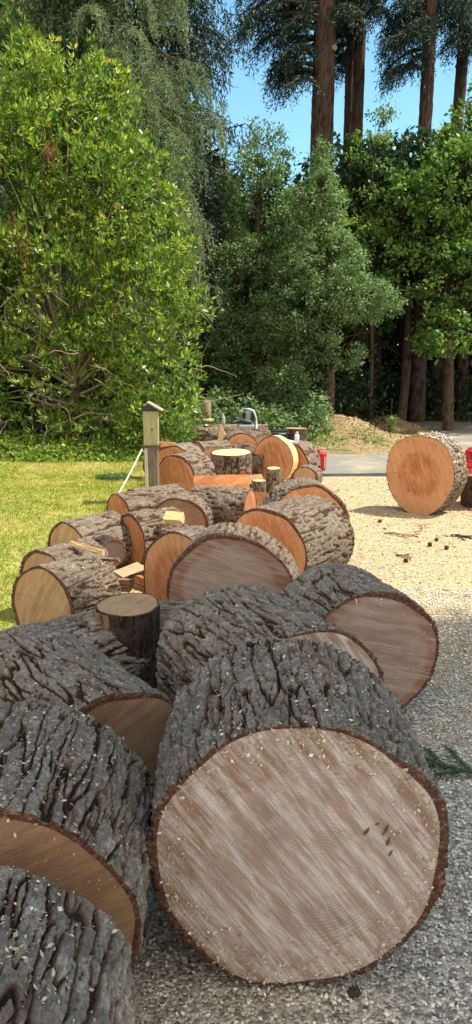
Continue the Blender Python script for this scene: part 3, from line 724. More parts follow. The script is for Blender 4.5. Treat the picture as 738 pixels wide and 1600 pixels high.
# black bin
q = at(438, 672, 13.2)
bn = empty('waste_bin', (q[0], q[1], 0), 'black lidded plastic bin behind the peeled slab disc', 'bin')
zt = q[2]
b = MB(); b.box((0, 0, (zt - .07) / 2), (.24, .24, zt - .07), 0, 0, 1.12); b.build('bin_body', M['black'], bn, bevel=.02)
b = MB(); b.box((0, 0, zt - .045), (.31, .30, .05), 0, 0, .97); b.box((0, 0, zt - .005), (.27, .26, .03)); b.build('lid', M['black'], bn, bevel=.012)
b = MB(); b.box((.03, -.158, zt - .05), (.12, .016, .02)); b.build('handle', M['greyp'], bn, bevel=.004)
# white bottle and white tray on the round
q = at(464, 690, 10.8)
wb = empty('spray_can', (q[0], q[1], q[2] - .02), 'white can standing upright on the round behind the peeled slab', 'can')
b = MB(); b.lathe([(.032, 0), (.034, .005), (.034, .11), (.028, .125)], 16); b.build('can_body', M['white'], wb, True)
b = MB(); b.lathe([(.02, .126), (.024, .13), (.022, .155), (.012, .16)], 12); b.build('cap', M['greyp'], wb, True)
q = at(456, 690, 10.7)
o = MB(); o.box((0, 0, 0), (.16, .08, .035)); o = o.build('white_box', M['white'], None, bevel=.006); o.location = (q[0], q[1], q[2] - .005); o.rotation_euler = (0, R_(10), R_(-20)); tag(o, 'small flat white box lying beside the white can', 'box')
# red fuel can (bucket shape with handle openings)
q = gnd(501, 734)
rc = empty('fuel_can', (q[0], q[1], 0), 'red plastic can standing on the asphalt at the far right end of the pile', 'can')
def can_prof(): return [(.075, 0), (.08, .01), (.088, .2), (.096, .23), (.10, .25), (.094, .262)]
b = MB(); b.lathe(can_prof(), 20); b.build('can_body', M['red'], rc, True)
b = MB(); b.tube([(-.07, 0, .26), (-.06, 0, .295), (0, 0, .31), (.06, 0, .295), (.07, 0, .26)], .011, 8); b.build('handle', M['red'], rc, True)
b = MB(); b.box((.05, -.075, .12), (.012, .02, .16)); b.build('label_strip', M['white'], rc, bevel=.003)
b = MB(); b.lathe([(.02, .262), (.02, .285), (.012, .29)], 10, (-.03, -.02, 0)); b.build('spout_cap', M['black'], rc, True)
# red chainsaw case on stump
q = at(722, 742, 8.4)
zc_ = st.children[0].matrix_world  # noqa
top = at(722, 741, 8.4)[2] + .02
cs = empty('tool_case', (q[0] + .005, q[1] - .05, top), 'bright red tool case with grey label panel sitting on the right-edge stump', 'tool case')
b = MB(); b.box((.17, 0, .035), (.34, .20, .065), 0, 0, .97); b.box((.17, .015, .1), (.30, .16, .066)); b.box((.17, 0, .19), (.32, .19, .11), 0, 0, .9); b.build('case_body', M['red'], cs, bevel=.01)
b = MB(); b.box((.19, -.075, .1), (.22, .012, .062)); b.build('label_panel', M['labelgrey'], cs)
b = MB(); b.tube([(.0, -.06, .14), (-.012, -.06, .2), (.02, -.06, .27), (.12, -.06, .285)], .016, 8); b.build('handle', M['red'], cs, True)
b = MB(); b.box((.045, -.088, .20), (.03, .02, .09)); b.build('latch', M['black'], cs, bevel=.004)

# ------------------------------------------------------------------ ground litter
def scatter_chips(name, n, x0, x1, y0, y1, s0, s1, label, m='gchips', z=.0, seed=1, dens=None):
    rs = np.random.default_rng(seed)
    x = rs.uniform(x0, x1, n); y = rs.uniform(y0, y1, n)
    if dens is not None:
        k = dens(x, y) > rs.uniform(0, 1, n); x, y = x[k], y[k]; n = len(x)
    P = np.stack([x, y, z + rs.uniform(.001, .006, n)], -1)
    D = unit(n, rs); D[:, 2] *= .25; nn = np.tile([[0, 0, 1.]], (n, 1)) + .5 * unit(n, rs)
    ln = rs.uniform(s0, s1, n); V, Q = quad_cloud(P, D, nn, ln, ln * rs.uniform(.3, .9, n))
    o = link(name, np_mesh(name, V, Q, None, {'var': np.repeat(rs.uniform(0, 1, n), 4)}), M[m])
    return tag(o, label, 'wood chips', None, 'stuff')
scatter_chips('wood_chips', 80000, -.6, 1.8, 1.2, 5.2, .006, .017, 'pale wood chips and grit strewn over the shaded gravel', seed=3)
scatter_chips('wood_chips', 26000, -.4, 3.8, 5.0, 10.6, .010, .030, 'sawdust flakes over the sunlit yard', 'chips', seed=4)
scatter_chips('wood_chips', 22000, .6, 5.2, 13.9, 19.6, .02, .07, 'dry straw and bark litter on the mulch mound', 'straw', seed=5, dens=lambda x, y: np.clip((mound_h(x, y) + .02) * 3.2, 0, 1))
lo = [o for o in bpy.data.objects if o.name.startswith('wood_chips')][-1]
co = np.empty(len(lo.data.vertices) * 3, np.float32); lo.data.vertices.foreach_get('co', co); co = co.reshape(-1, 3)
hh = mound_h(co[:, 0], co[:, 1]); co[:, 2] += np.maximum(hh, 0); lo.data.vertices.foreach_set('co', co.ravel()); lo.data.update()

scatter_chips('bark_scraps', 1500, -.3, 4.5, 2.4, 10.6, .012, .055, 'brown bark scraps littering the yard', 'scraps', seed=15, dens=lambda x, y: np.clip(.25 + 1.6 * fbm(x * .8, y * .8, None, 12), 0, 1))
def fir_sprig(label, P, L, rz, seed, twigs=7, m='fir', nl=.028):
    rs = np.random.default_rng(seed)
    o = empty('fir_branch', P, label, 'branch', 'fallen fir branches', (0, 0, rz))
    b = MB(); Pn, Dn = [], []
    main = [np.array([L * s, .04 * math.sin(4 * s), .01 + .02 * math.sin(3 * s)]) for s in np.linspace(0, 1, 8)]
    lines = [main]
    for k in range(twigs):
        s = .15 + .8 * k / twigs; sd = 1 if k % 2 else -1
        p0 = np.array([L * s, .04 * math.sin(4 * s), .015]); l = L * .42 * (1.1 - s) + .05
        d = np.array([.7, sd * .75, .12])
        lines.append([p0 + d * l * q_ for q_ in np.linspace(0, 1, 5)])
    for ln_ in lines:
        b.tube(ln_, [.004 * (1 - .6 * i / len(ln_)) for i in range(len(ln_))], 5)
        for i in range(len(ln_) - 1):
            for q_ in np.linspace(0, 1, 26):
                Pn.append(ln_[i] * (1 - q_) + ln_[i + 1] * q_); Dn.append(ln_[i + 1] - ln_[i])
    b.build('stem', M['twigd'], o)
    Pn = np.array(Pn); Dn = np.array(Dn); Dn /= np.linalg.norm(Dn, axis=1, keepdims=True)
    Pn = np.repeat(Pn, 3, 0); Dn = np.repeat(Dn, 3, 0)
    D = Dn * .6 + unit(len(Pn), rs) * [1, 1, .35]; 
    V, Q = quad_cloud(Pn, D, unit(len(Pn), rs), nl, .0045)
    link('needles', np_mesh('needles', V, Q, None, {'var': np.repeat(rs.uniform(.2, 1, len(Pn)), 4)}), M[m], o)
q = gnd(733, 1215)
fir_sprig('green fir sprig lying on the gravel right of the big rounds', (q[0] + .06, q[1], .005), .30, R_(155), 3, 5, m='sprig', nl=.02)
q = gnd(218, 750)
fir_sprig('fir branch lying on the lawn left of the mossy post', (q[0], q[1], .02), .6, R_(175), 5, 9, m='sprig', nl=.045)
q = gnd(745, 742)
fir_sprig('fir branch lying behind the lone round near the red case', (q[0] + .6, q[1] + .6, .10), 1.2, R_(165), 6, 12, nl=.07)
def cone(P, s, seed):
    rs = random.Random(seed); b = MB(); prof = [(.004, -.03), (.014, -.024), (.02, -.008), (.019, .008), (.012, .022), (.003, .03)]
    b.lathe([(r * s, z * s) for r, z in prof], 10)
    for k in range(26):
        z = -.024 + .046 * k / 26; a = k * 2.4; r = .02 * math.sqrt(max(.1, 1 - (z / .032) ** 2))
        c = (r * s * math.cos(a), r * s * math.sin(a), z * s)
        b.box(c, (.010 * s, .010 * s, .006 * s), a)
    o = b.build('pine_cone', M['cone'], None); o.location = (P[0], P[1], .018 * s); o.rotation_euler = (PI / 2, rs.uniform(0, .3), rs.uniform(0, 6))
    return o
cones = [((686, 1262), .85, 'pine cone on the gravel close beside the right edge of the nearest big round'), ((553, 1556), .8, 'pine cone peeping out from under the nearest big round'),
         ((594, 816), 1.0, 'pine cone in the shadow of the lone round'), ((672, 853), 1.1, 'pine cone on the sunlit sawdust below the lone round'),
         ((698, 858), 1.0, 'pine cone on the sawdust at right, below the lone round and nearest the frame edge'), ((634, 878), 1.0, 'pine cone on the sawdust above the dark right-hand round'), ((682, 845), .9, 'pine cone beside a twig on the sawdust')]
for k, (pp, s_, lb) in enumerate(cones): tag(cone(gnd(*pp), s_ * .72, k), lb, 'pine cone', 'pine cones fallen on the ground')
def twig(pa, pb, r, label, m='twig', kink=.05, z=.012):
    a, c = gnd(*pa), gnd(*pb); rs = random.Random(int(pa[0]))
    pts = [a + (c - a) * s + np.array([rs.uniform(-1, 1) * kink, rs.uniform(-1, 1) * kink, z]) * (1 if 0 < s < 1 else .4) for s in np.linspace(0, 1, 6)]
    b = MB(); b.tube(pts, [r * (1 - .5 * i / 5) for i in range(6)], 6)
    for i in (2, 3):
        d = (c - a) / np.linalg.norm(c - a); sd = np.array([-d[1], d[0], .1]) * (1 if i % 2 else -1)
        b.tube([pts[i], pts[i] + (d + sd) * .09], [r * .6, r * .3], 5)
    tag(b.build('twig', M[m], None, True), label, 'twig', 'twigs on the yard')
twig((598, 833), (655, 840), .012, 'bent brown twig on the sunlit sawdust left of the pine cones')
twig((622, 868), (640, 872), .010, 'short twig on the sunlit sawdust just above the dark right-hand round')
twig((650, 832), (668, 818), .007, 'thin curved twig just below the lone round')
twig((708, 838), (738, 842), .016, 'dark stick on the sawdust at the right edge', 'twigd')
twig((642, 1140), (648, 1120), .003, 'tiny dark twig on gravel beside the big right-hand round', 'twigd', .01)
b = MB(); a = gnd(219, 1500); b.tube([a, a + np.array([.03, .16, .05]), a + np.array([.05, .27, .12])], .0022, 5)
tag(b.build('straw', M['rope'], None), 'single pale straw stalk in the gap left of the nearest big round', 'straw')

# small green leaf caught between logs
# knots / scars on the near face
near = [o for o in bpy.data.objects if o.get('label', '').startswith('huge nearest log')][0]
for (px, py, l, wd, a_) in ((573, 1300, .024, .022, 1.0), (603, 1298, .030, .018, 1.15), (607, 1316, .026, .022, 1.3), (611, 1334, .018, .012, 1.1), (590, 1288, .012, .010, .6)):
    d_ = ray(px, py); y_ = near.location.y - .30 - .0035; tt_ = y_ / d_[1]; P_ = at(px, py, tt_) - np.array(near.location)
    b = MB(); e1_ = np.array([math.cos(a_), 0, math.sin(a_)]) * l / 2; e2_ = np.array([-math.sin(a_), 0, math.cos(a_)]) * wd * .17; dn = np.array([0, .004, 0])
    q4 = [P_ - e1_, P_ - .2 * e1_ + e2_, P_ + e1_, P_ + .1 * e1_ - e2_ * 1.1]
    b.add(q4 + [v_ + dn for v_ in q4], [(0, 1, 2, 3), (7, 6, 5, 4), (0, 4, 5, 1), (1, 5, 6, 2), (2, 6, 7, 3), (3, 7, 4, 0)])
    b.build('gouge', M['gouge'], near)

# lawn blades
def lawn_blades():
    rs = np.random.default_rng(21); n = 90000
    y = 3.6 + (12.9 - 3.6) * rs.uniform(0, 1, n) ** 1.0; x = rs.uniform(-5.6, -.7, n)
    k = (x > -.36 * y - .6) & (x < -.75 - .045 * np.clip(y - 4, 0, 99) + .1); x, y = x[k], y[k]; n = len(x)
    f = fbm(x * .9 + 9, y * .9 + 9, None, 2); f2 = fbm(x * 4, y * 4, None, 8)
    hgt = (.016 + .02 * rs.uniform(0, 1, n)) * (1 + .8 * f)
    P = np.stack([x, y, np.zeros(n)], -1); D = np.stack([rs.normal(0, .6, n), rs.normal(0, .6, n), np.ones(n)], -1)
    V, Q = quad_cloud(P, D, unit(n, rs), hgt * 1.3, .006 + .0007 * y)
    var = np.clip(.40 + 1.1 * f + .7 * f2 + rs.normal(0, .16, n), 0, 1)
    o = link('grass', np_mesh('grass', V, Q, None, {'var': np.repeat(var, 4)}), M['grass'])
    tag(o, 'short sun-bleached lawn grass left of the logs', 'grass', None, 'stuff')
lawn_blades()

# ------------------------------------------------------------------ trees
def leaves(name, P, D, Nn, ln, wd, var, m, parent):
    V, Q = quad_cloud(P, D, Nn, ln, wd)
    return link(name, np_mesh(name, V, Q, None, {'var': np.repeat(np.clip(var, 0, 1), 4)}), M[m], parent)
def trunk_mesh(parent, pts, rad, m='trunk', nth=48, ny=None, name='trunk', depth=.05, seed=1, fine=2.0):
    pts = np.array(pts, float); rad = np.array(rad, float)
    s = np.concatenate([[0], np.cumsum(np.linalg.norm(np.diff(pts, axis=0), axis=1))]); Lt = s[-1]
    ny = ny or int(max(12, Lt / .12)); q = np.linspace(0, Lt, ny)
    C = np.stack([np.interp(q, s, pts[:, k]) for k in range(3)], -1); R = np.interp(q, s, rad)
    T = np.arange(nth) * 2 * PI / nth; TT, QQ = np.meshgrid(T, q)
    H = bark_height(TT, QQ, max(rad.max(), .15), seed, fine)
    Rr = R[:, None] * (1 + .05 * np.sin(3 * TT + seed)) - depth * (1 - H) * np.minimum(1, R[:, None] / rad.max())
    V = np.stack([C[:, 0:1] + Rr * np.cos(TT), C[:, 1:2] + Rr * np.sin(TT), C[:, 2:3] + 0 * TT], -1).reshape(-1, 3)
    i = np.arange(nth * ny).reshape(ny, nth); i2 = np.roll(i, -1, 1)
    Q = np.stack([i[:-1], i2[:-1], i2[1:], i[1:]], -1).reshape(-1, 4)
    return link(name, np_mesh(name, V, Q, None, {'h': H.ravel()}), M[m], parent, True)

def blob_points(rs, n, lobes):
    """random points near the surface of a union of ellipsoids: lobes rows (cx,cy,cz,rx,ry,rz)"""
    lobes = np.array(lobes, float); w = (lobes[:, 3] * lobes[:, 5] + lobes[:, 4] * lobes[:, 5]); w /= w.sum()
    k = rs.choice(len(lobes), n, p=w); u = unit(n, rs)
    rr = rs.uniform(.35, 1.0, n) ** .45
    P = lobes[k, :3] + u * lobes[k, 3:] * rr[:, None]
    O = u / lobes[k, 3:]; O /= np.linalg.norm(O, axis=1, keepdims=True)
    return P, O, rr
def broadleaf(name, label, base, lobes, m, nclump, per, crad, lsize, lw, seed, trunk_r=.15, cat='tree', group=None, limb_n=18, rosette=False, twig_m='trunk', keep=None, droop=.0, var0=.45, gate=-.28):
    rs = np.random.default_rng(seed)
    o = empty(name, base, label, cat, group)
    lobes = np.array(lobes, float)
    P, O, rr = blob_points(rs, nclump, lobes)
    nz = fbm(P[:, 0] * .8 + P[:, 1] * .5, P[:, 2] * .8, None, seed % 13)
    kp = (nz > gate - .5 * (rr < .8)) & (P[:, 2] > .05)
    if keep is not None: kp &= keep(P)
    P, O = P[kp], O[kp]; nc = len(P)
    cv = rs.normal(0, .13, nc)
    cs = crad * rs.uniform(.6, 1.4, nc)
    Pl = np.repeat(P, per, 0); Ol = np.repeat(O, per, 0); n = len(Pl)
    u = unit(n, rs); q = rs.uniform(0, 1, n) ** .5
    if rosette:
        # leaves radiating from a few twig tips inside each clump
        tips = (P + 0)[:, None, :] + unit(nc * 5, rs).reshape(nc, 5, 3) * cs[:, None, None]
        ti = rs.integers(0, 5, n); Pl = tips[np.repeat(np.arange(nc), per), ti] + .25 * lsize * u
        D = u + .7 * Ol + np.array([0, 0, .45])
    else:
        Pl = Pl + u * (np.repeat(cs, per) * q)[:, None]; D = unit(n, rs) + .5 * Ol + np.array([0, 0, -.3 + droop])
    Pl[:, 2] = np.maximum(Pl[:, 2], .02)
    Nn = unit(n, rs) * .8 + np.array([0, 0, .8]) + .5 * Ol
    var = var0 + np.repeat(cv, per) + rs.normal(0, .17, n)
    ln = lsize * rs.uniform(.65, 1.25, n)
    leaves('crown', Pl - np.array(base), D, Nn, ln, ln * lw, var, m, o)
    # trunk and limbs
    b = np.array(base, float); topz = min(lobes[:, 2].mean() + .5, base[2] + 9); cx, cy = lobes[:, 0].mean(), lobes[:, 1].mean()
    mid = np.array([b[0] * .5 + cx * .5, b[1] * .5 + cy * .5, b[2] + (topz - b[2]) * .55]); tip = np.array([cx, cy, topz])
    pts = [b - [0, 0, .1], b + (mid - b) * .5 + rs.normal(0, .06, 3), mid, tip]
    trunk_mesh(o, np.array(pts) - b, [trunk_r * 1.2, trunk_r, trunk_r * .6, .015], nth=28, ny=90, depth=.012, seed=seed % 9, fine=.6)
    mb = MB()
    sel = rs.choice(nc, min(limb_n, nc), replace=False)
    for k in sel:
        e = P[k] - b; f = rs.uniform(.45, .95)
        st_ = (mid - b) * f + rs.normal(0, .03, 3)
        st_[2] = min(st_[2], max(.2, e[2] * .8))
        m1 = st_ * .5 + e * .5 + rs.normal(0, .12, 3) + [0, 0, .1]
        mb.tube([st_, (st_ + m1) / 2 + rs.normal(0, .05, 3), m1, (m1 + e) / 2 + rs.normal(0, .06, 3), e], [trunk_r * .3, trunk_r * .22, trunk_r * .15, trunk_r * .09, .006], 5)
    mb.build('limbs', M[twig_m], o, True)
    return o

def L_(px, py, t, rx, ry, rz):
    p = at(px, py, t); return (*p, rx, ry, rz)
# 1. the large laurel on the left
lob = [L_(60, 230, 14.2, 2.1, 1.3, 1.7), L_(170, 330, 13.9, 1.35, 1.1, 1.4), L_(60, 450, 13.9, 2.0, 1.3, 1.5), L_(210, 480, 13.6, 1.15, 1.0, 1.2),
       L_(250, 590, 13.3, .95, .8, .8), L_(90, 600, 13.7, 1.9, 1.0, 1.0), L_(-60, 120, 14.6, 1.8, 1.3, 1.6), L_(120, 150, 14.6, 1.1, 1.0, .9), L_(-120, 480, 14, 1.6, 1.3, 2.2), L_(275, 480, 13.3, .55, .5, .55), L_(250, 390, 13.6, .7, .6, .6), L_(120, 670, 13.3, 2.3, .6, .55), L_(260, 660, 13.0, .8, .5, .5), L_(-20, 300, 13.6, 1.5, .9, 2.2)]
b0 = gnd(110, 705)
T1 = broadleaf('laurel_tree', 'broad bright green laurel tree filling the left side above the lawn', (b0[0], 14.5, 0), lob, 'laurel', 2700, 36, .22, .115, .34, 3, .12, 'tree', None, 60, True, 'twig', lambda P: P[:, 2] > .15, gate=-.16)
# bare curling twigs low in the laurel
rs = np.random.default_rng(5); mb = MB()
for k in range(90):
    px = rs.uniform(-20, 320); py = rs.uniform(470, 690); p = at(px, py, rs.uniform(12.8, 13.6)) - np.array([b0[0], 14.5, 0])
    d = unit(1, rs)[0] * .5 + [0, -.1, .1]; pts = [p]
    for i in range(5): d = d + unit(1, rs)[0] * .22 - np.array([0, 0, .07]); pts.append(pts[-1] + d * .22)
    mb.tube(pts, [.009, .008, .007, .006, .005, .003], 4)
mb.build('dead_twigs', M['twig'], T1)
# hanging brown dead foliage
for (px, py, s_) in ((78, 235, .5), (40, 395, .9), (22, 360, .7)):
    p = at(px, py, 13.0) - np.array([b0[0], 14.5, 0]); n = 110
    Pn = p + rs.normal(0, 1, (n, 3)) * [.06, .06, .22 * s_]
    leaves('dead_leaves', Pn, unit(n, rs) * .4 - [0, 0, 1.], unit(n, rs), .09, .03, rs.uniform(0, 1, n), 'rust', T1)

# ivy and low cover at the lawn's edge
rs = np.random.default_rng(8)
def low_cover(name, label, n, x0, x1, y0, y1, zt, size, m, seed):
    rs = np.random.default_rng(seed)
    x = rs.uniform(x0, x1, n); y = rs.uniform(y0, y1, n)
    z = zt * (.35 + .65 * np.clip(.5 + fbm(x * 1.5, y * 1.5, None, seed), 0, 1)) * np.clip((y - y0) / .5, .15, 1) * rs.uniform(.1, 1, n) ** .5
    P = np.stack([x, y, z], -1)
    V, Q = quad_cloud(P, unit(n, rs) + [0, -.4, 0], unit(n, rs) * .6 + [0, -.2, 1.], size * rs.uniform(.6, 1.3, n), size * .55)
    o = link(name, np_mesh(name, V, Q, None, {'var': np.repeat(np.clip(rs.normal(.5, .2, n), 0, 1), 4)}), M[m])
    return tag(o, label, 'ground cover', None, 'stuff')
low_cover('ground_cover', 'ivy and bramble leaves along the far edge of the lawn', 9000, -6.2, -.9, 12.3, 13.6, .42, .08, 'laurel', 2)
low_cover('ground_cover', 'dark undergrowth behind the laurel', 9000, -8, -.8, 15.4, 17.5, 2.6, .16, 'under', 22)  # added as a dark backing for the gaps low in the laurel
low_cover('ground_cover', 'brambles and ferns growing behind the pile and against the mound', 9000, -1.6, 1.9, 14.9, 17.0, 1.1, .10, 'holly', 4)
low_cover('ground_cover', 'weeds on the sides of the mulch mound', 900, 1.2, 2.9, 14.2, 15.4, .40, .07, 'maple', 6)
low_cover('ground_cover', 'undergrowth below the dark trees on the right', 14000, 2.5, 14, 21.6, 26, 1.5, .16, 'under', 9)
low_cover('ground_cover', 'undergrowth in the shade behind the holly', 7000, -3, 3.5, 17.5, 22, 2.0, .14, 'under', 12)

# 2. conifers
def strands(name, label, base, H, z0, r0, rtop, nb, m, seed, hang, per, trunk_r, lsz=.13, lw=.045, cat='tree', group=None, az=None, rise=.0, sag=.35, var0=.5, tm='trunk', fade=1.0, parentonly=False):
    """conifer: boughs off a straight trunk, with sprays hanging from them"""
    rs = np.random.default_rng(seed)
    o = empty(name, base, label, cat, group)
    trunk_mesh(o, [(0, 0, -.1), (0, 0, H * .5), (0, 0, H)], [trunk_r, trunk_r * .72, .04], tm, 36, None, 'trunk', .03, seed % 9, 1.8)
    mb = MB(); PP, DD, VV = [], [], []
    for k in range(nb):
        f = rs.uniform(0, 1); z = z0 + (H - z0) * f
        a = rs.uniform(*az) if az else rs.uniform(0, 2 * PI)
        l = (r0 * (1 - f) + rtop * f) * rs.uniform(.55, 1.1)
        d = np.array([math.cos(a), math.sin(a), 0])
        ns = 7
        pts = [np.array([0, 0, z]) + d * l * s + np.array([0, 0, l * (rise * s - sag * s * s)]) + (rs.normal(0, .03 * l, 3) * s) for s in np.linspace(0, 1, ns)]
        mb.tube(pts, [max(.008, trunk_r * .13 * (1 - s) + .006) for s in np.linspace(0, 1, ns)], 4, cap=False)
        pts = np.array(pts); cv = rs.normal(0, .12)
        for j in range(per):
            s = rs.uniform(.15, 1) ** .7; q_ = s * (ns - 1); i = min(int(q_), ns - 2); p = pts[i] * (1 - (q_ - i)) + pts[i + 1] * (q_ - i)
            side = np.cross(d, [0, 0, 1]) * rs.choice([-1, 1])
            sl = l * .30 * (1.1 - s) * rs.uniform(.3, 1) + .12
            hl = hang * rs.uniform(.4, 1.2) * (.5 + .5 * min(1, l / 2))
            nn = max(4, int((sl + hl) / (lsz * .42)))
            u = np.linspace(0, 1, nn)[:, None]
            sp = p + side * sl * np.minimum(u * 1.8, 1) + d * sl * .5 * u + np.array([0, 0, -1.]) * hl * u ** 1.5 + rs.normal(0, .018, (nn, 3))
            dd = np.gradient(sp, axis=0) if nn > 1 else np.tile([[0, 0, -1.]], (nn, 1))
            dd = dd / (np.linalg.norm(dd, axis=1, keepdims=True) + 1e-6) + .55 * unit(nn, rs)
            PP.append(sp); DD.append(dd); VV.append(np.full(nn, cv) + rs.normal(0, .08))
    P = np.concatenate(PP); D = np.concatenate(DD); v = np.concatenate(VV) + var0 + rs.normal(0, .12, len(P))
    leaves('crown', P, D, unit(len(P), rs), lsz * rs.uniform(.7, 1.3, len(P)), lw, v, m, o)
    mb.build('limbs', M['twigd'], o)
    return o
AZF = (PI * .95, PI * 2.05)
q = at(195, 640, 18.0)
strands('weeping_cedar', 'pale grey-green weeping cedar rising behind the laurel', (q[0], q[1], 0), 15, 1.5, 2.7, 1.9, 230, 'cedar', 21, .75, 40, .30, .085, .024, az=AZF, rise=.12, sag=.38)
q = at(235, 640, 20.8)
strands('dark_fir', 'dark fir between the weeping cedar and the open sky', (q[0], q[1], 0), 17, 2.5, 3.1, 2.5, 200, 'fir', 22, .6, 34, .34, .13, .034, az=(PI * .95, PI * 2.3), rise=.1, sag=.30)
q = at(20, 640, 19.5)
strands('dark_fir', 'dark fir behind the top of the laurel at the far left', (q[0], q[1], 0), 16, 2.5, 2.6, 2.0, 150, 'fir', 23, .5, 28, .3, .13, .034, az=AZF)
q = at(-40, 400, 14.2)
strands('blue_spruce', 'blue-grey fir sprays poking into the laurel at the left edge', (q[0] - 1.0, q[1] - .6, 0), 6.0, 2.6, 1.9, 1.5, 46, 'cedar', 24, .5, 22, .14, .10, .035, az=(-.9, .5), var0=.25)
# broadleaf top behind laurel
broadleaf('broadleaf_tree', 'pale leafy tree top at the upper left between laurel and cedar', (at(110, 60, 16.6)[0], 16.4, 0), [L_(110, 40, 16.6, 1.0, .9, 1.1), L_(60, -20, 16.8, 1.3, 1, 1.2), L_(170, -30, 16.8, .8, .8, .8)], 'holly', 260, 40, .3, .12, .5, 31, .14)

# 3. tall bare trunks of the conifers with high boughs
def tall_conifer(label, cx, t, r, seed, boughs, lean=0.0, H=26, nleafmul=1.0, base_px=None):
    """boughs: list of (px, py, reach) target tips in the photo's upper part; real branches carried at that height"""
    rs = np.random.default_rng(seed)
    p = at(cx, 120, t); zb = 0.
    o = empty('tall_conifer', (p[0], p[1], zb), label, 'tree', 'tall bare-trunked conifers')
    trunk_mesh(o, [(0 - lean, 0, -.1), (0, 0, p[2]), (lean, 0, H)], [r * 1.12, r, r * .55], 'trunk', 44, 150, 'trunk', .045, seed % 9, 2.2)
    if boughs == 'stubs': boughs = []
    mb = MB(); PP, DD, VV = [], [], []
    for (px, py, dt) in boughs:
        e = at(px, py, t + dt) - np.array([p[0], p[1], 0])
        l = math.hypot(e[0], e[1]); s0 = np.array([0, 0, e[2] + l * rs.uniform(.15, .3)])
        ns = 8
        pts = np.array([s0 * (1 - s) + e * s + np.array([0, 0, .16 * l * math.sin(PI * s)]) + rs.normal(0, .02 * l, 3) * s for s in np.linspace(0, 1, ns)])
        mb.tube(list(pts), [.07 * (1 - s) + .012 for s in np.linspace(0, 1, ns)], 5, cap=False)
        d = e - s0; d[2] = 0; d /= np.linalg.norm(d) + 1e-6; side0 = np.cross(d, [0, 0, 1]); cv = rs.normal(0, .1)
        for j in range(int(42 * nleafmul)):
            s = rs.uniform(.1, 1) ** .8; q_ = s * (ns - 1); i = min(int(q_), ns - 2); c = pts[i] * (1 - (q_ - i)) + pts[i + 1] * (q_ - i)
            side = side0 * rs.choice([-1, 1]); sl = rs.uniform(.3, 1.0) * (1.25 - s); hl = rs.uniform(.2, .8)
            nn = max(6, int((sl + hl) / .055)); u = np.linspace(0, 1, nn)[:, None]
            sp = c + (side * .8 + d * .7) * sl * u + np.array([0, 0, -1.]) * hl * u ** 1.6 + rs.normal(0, .035, (nn, 3))
            dd = np.gradient(sp, axis=0); dd = dd / (np.linalg.norm(dd, axis=1, keepdims=True) + 1e-6) + .7 * unit(nn, rs)
            PP.append(sp); DD.append(dd); VV.append(np.full(nn, cv))
    if PP:
        P = np.concatenate(PP); D = np.concatenate(DD); v = np.concatenate(VV) + .45 + rs.normal(0, .2, len(P))
        leaves('crown', P, D, unit(len(P), rs), .13 * rs.uniform(.6, 1.4, len(P)), .030, v, 'fir', o)
    mb.build('limbs', M['twigd'], o)
    return o
rb = np.random.default_rng(77)
def spread(n, x0, x1, y0, y1, d0=-1.5, d1=1.5): return [(rb.uniform(x0, x1), rb.uniform(y0, y1), rb.uniform(d0, d1)) for _ in range(n)]
tc = tall_conifer('thickest bare brown trunk, left of the twin trunks', 505, 24, .36, 2,
     spread(26, 360, 470, -60, 60) + spread(10, 385, 450, 50, 130) + spread(5, 420, 450, 110, 150) + spread(5, 350, 385, 20, 70) + spread(10, 520, 600, -80, 20) + spread(12, 400, 600, -260, -60), .1, 28)
# pale branch scar on that trunk
kp = at(523, 76, 23.7) - np.array(tc.location)
mb = MB(); mb.tube([kp + [-.05, 0, 0], kp + [.0, -.1, 0]], [.10, .085], 10); mb.build('branch_scar', M['wood_tan'], tc)
tall_conifer('slimmer left trunk of the twin conifers', 546, 26, .145, 4, spread(14, 505, 560, -60, 60) + spread(4, 520, 545, 60, 125), .05, 27)
tall_conifer('right trunk of the twin conifers', 561, 25.5, .205, 6, spread(12, 560, 625, -80, 30) + spread(10, 560, 600, -160, -20), .12, 27)
tall_conifer('straight trunk among dark boughs right of the twin trunks', 668, 24, .215, 8,
     spread(14, 585, 660, 0, 95) + spread(5, 590, 640, 80, 125) + spread(12, 660, 740, -60, 50) + spread(10, 600, 740, -260, -60), .15, 27)
tall_conifer('slim trunk at the top right edge of the picture', 721, 25, .195, 9, spread(16, 680, 790, -40, 80) + spread(10, 690, 800, -200, -40), .35, 26)
# trunks low on the right, bark colour darkened to stand in for shade
for k, (px, w, t_, lb) in enumerate([(546, 12, 21.5, 'dark trunk just right of the holly trunk'), (650, 13, 21.5, 'dark trunk in the shade above the lone round'), (685, 12, 23, 'dark trunk right of the one above the lone round'),
                                     (628, 5, 21, 'thin dark trunk in the shade left of the one above the lone round'), (588, 6, 24, 'thin dark trunk half way between the holly and the lone round'), (722, 8, 22.5, 'dark trunk low at the right edge')]):
    p = gnd(px, 800); d = ray(px, 645); P = np.array([d[0], d[1]]) * t_; r = w * t_ / F
    rs = np.random.default_rng(60 + k)
    o = empty('forest_tree', (P[0], P[1], 0), lb, 'tree', 'shaded forest trees')
    trunk_mesh(o, [(0, 0, -.1), (rs.normal(0, .1), 0, 4), (rs.normal(0, .2), .1, 6.8)], [r * 1.15, r, r * .3], 'bark_dark', 20, 60, 'trunk', .02, k, 1.5)
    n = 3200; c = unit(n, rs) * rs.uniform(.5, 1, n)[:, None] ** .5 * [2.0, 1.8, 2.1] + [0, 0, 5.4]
    leaves('crown', c, unit(n, rs) - [0, 0, .4], unit(n, rs) * .6 + [0, 0, 1], .22, .13, rs.normal(.4, .2, n), 'under', o)

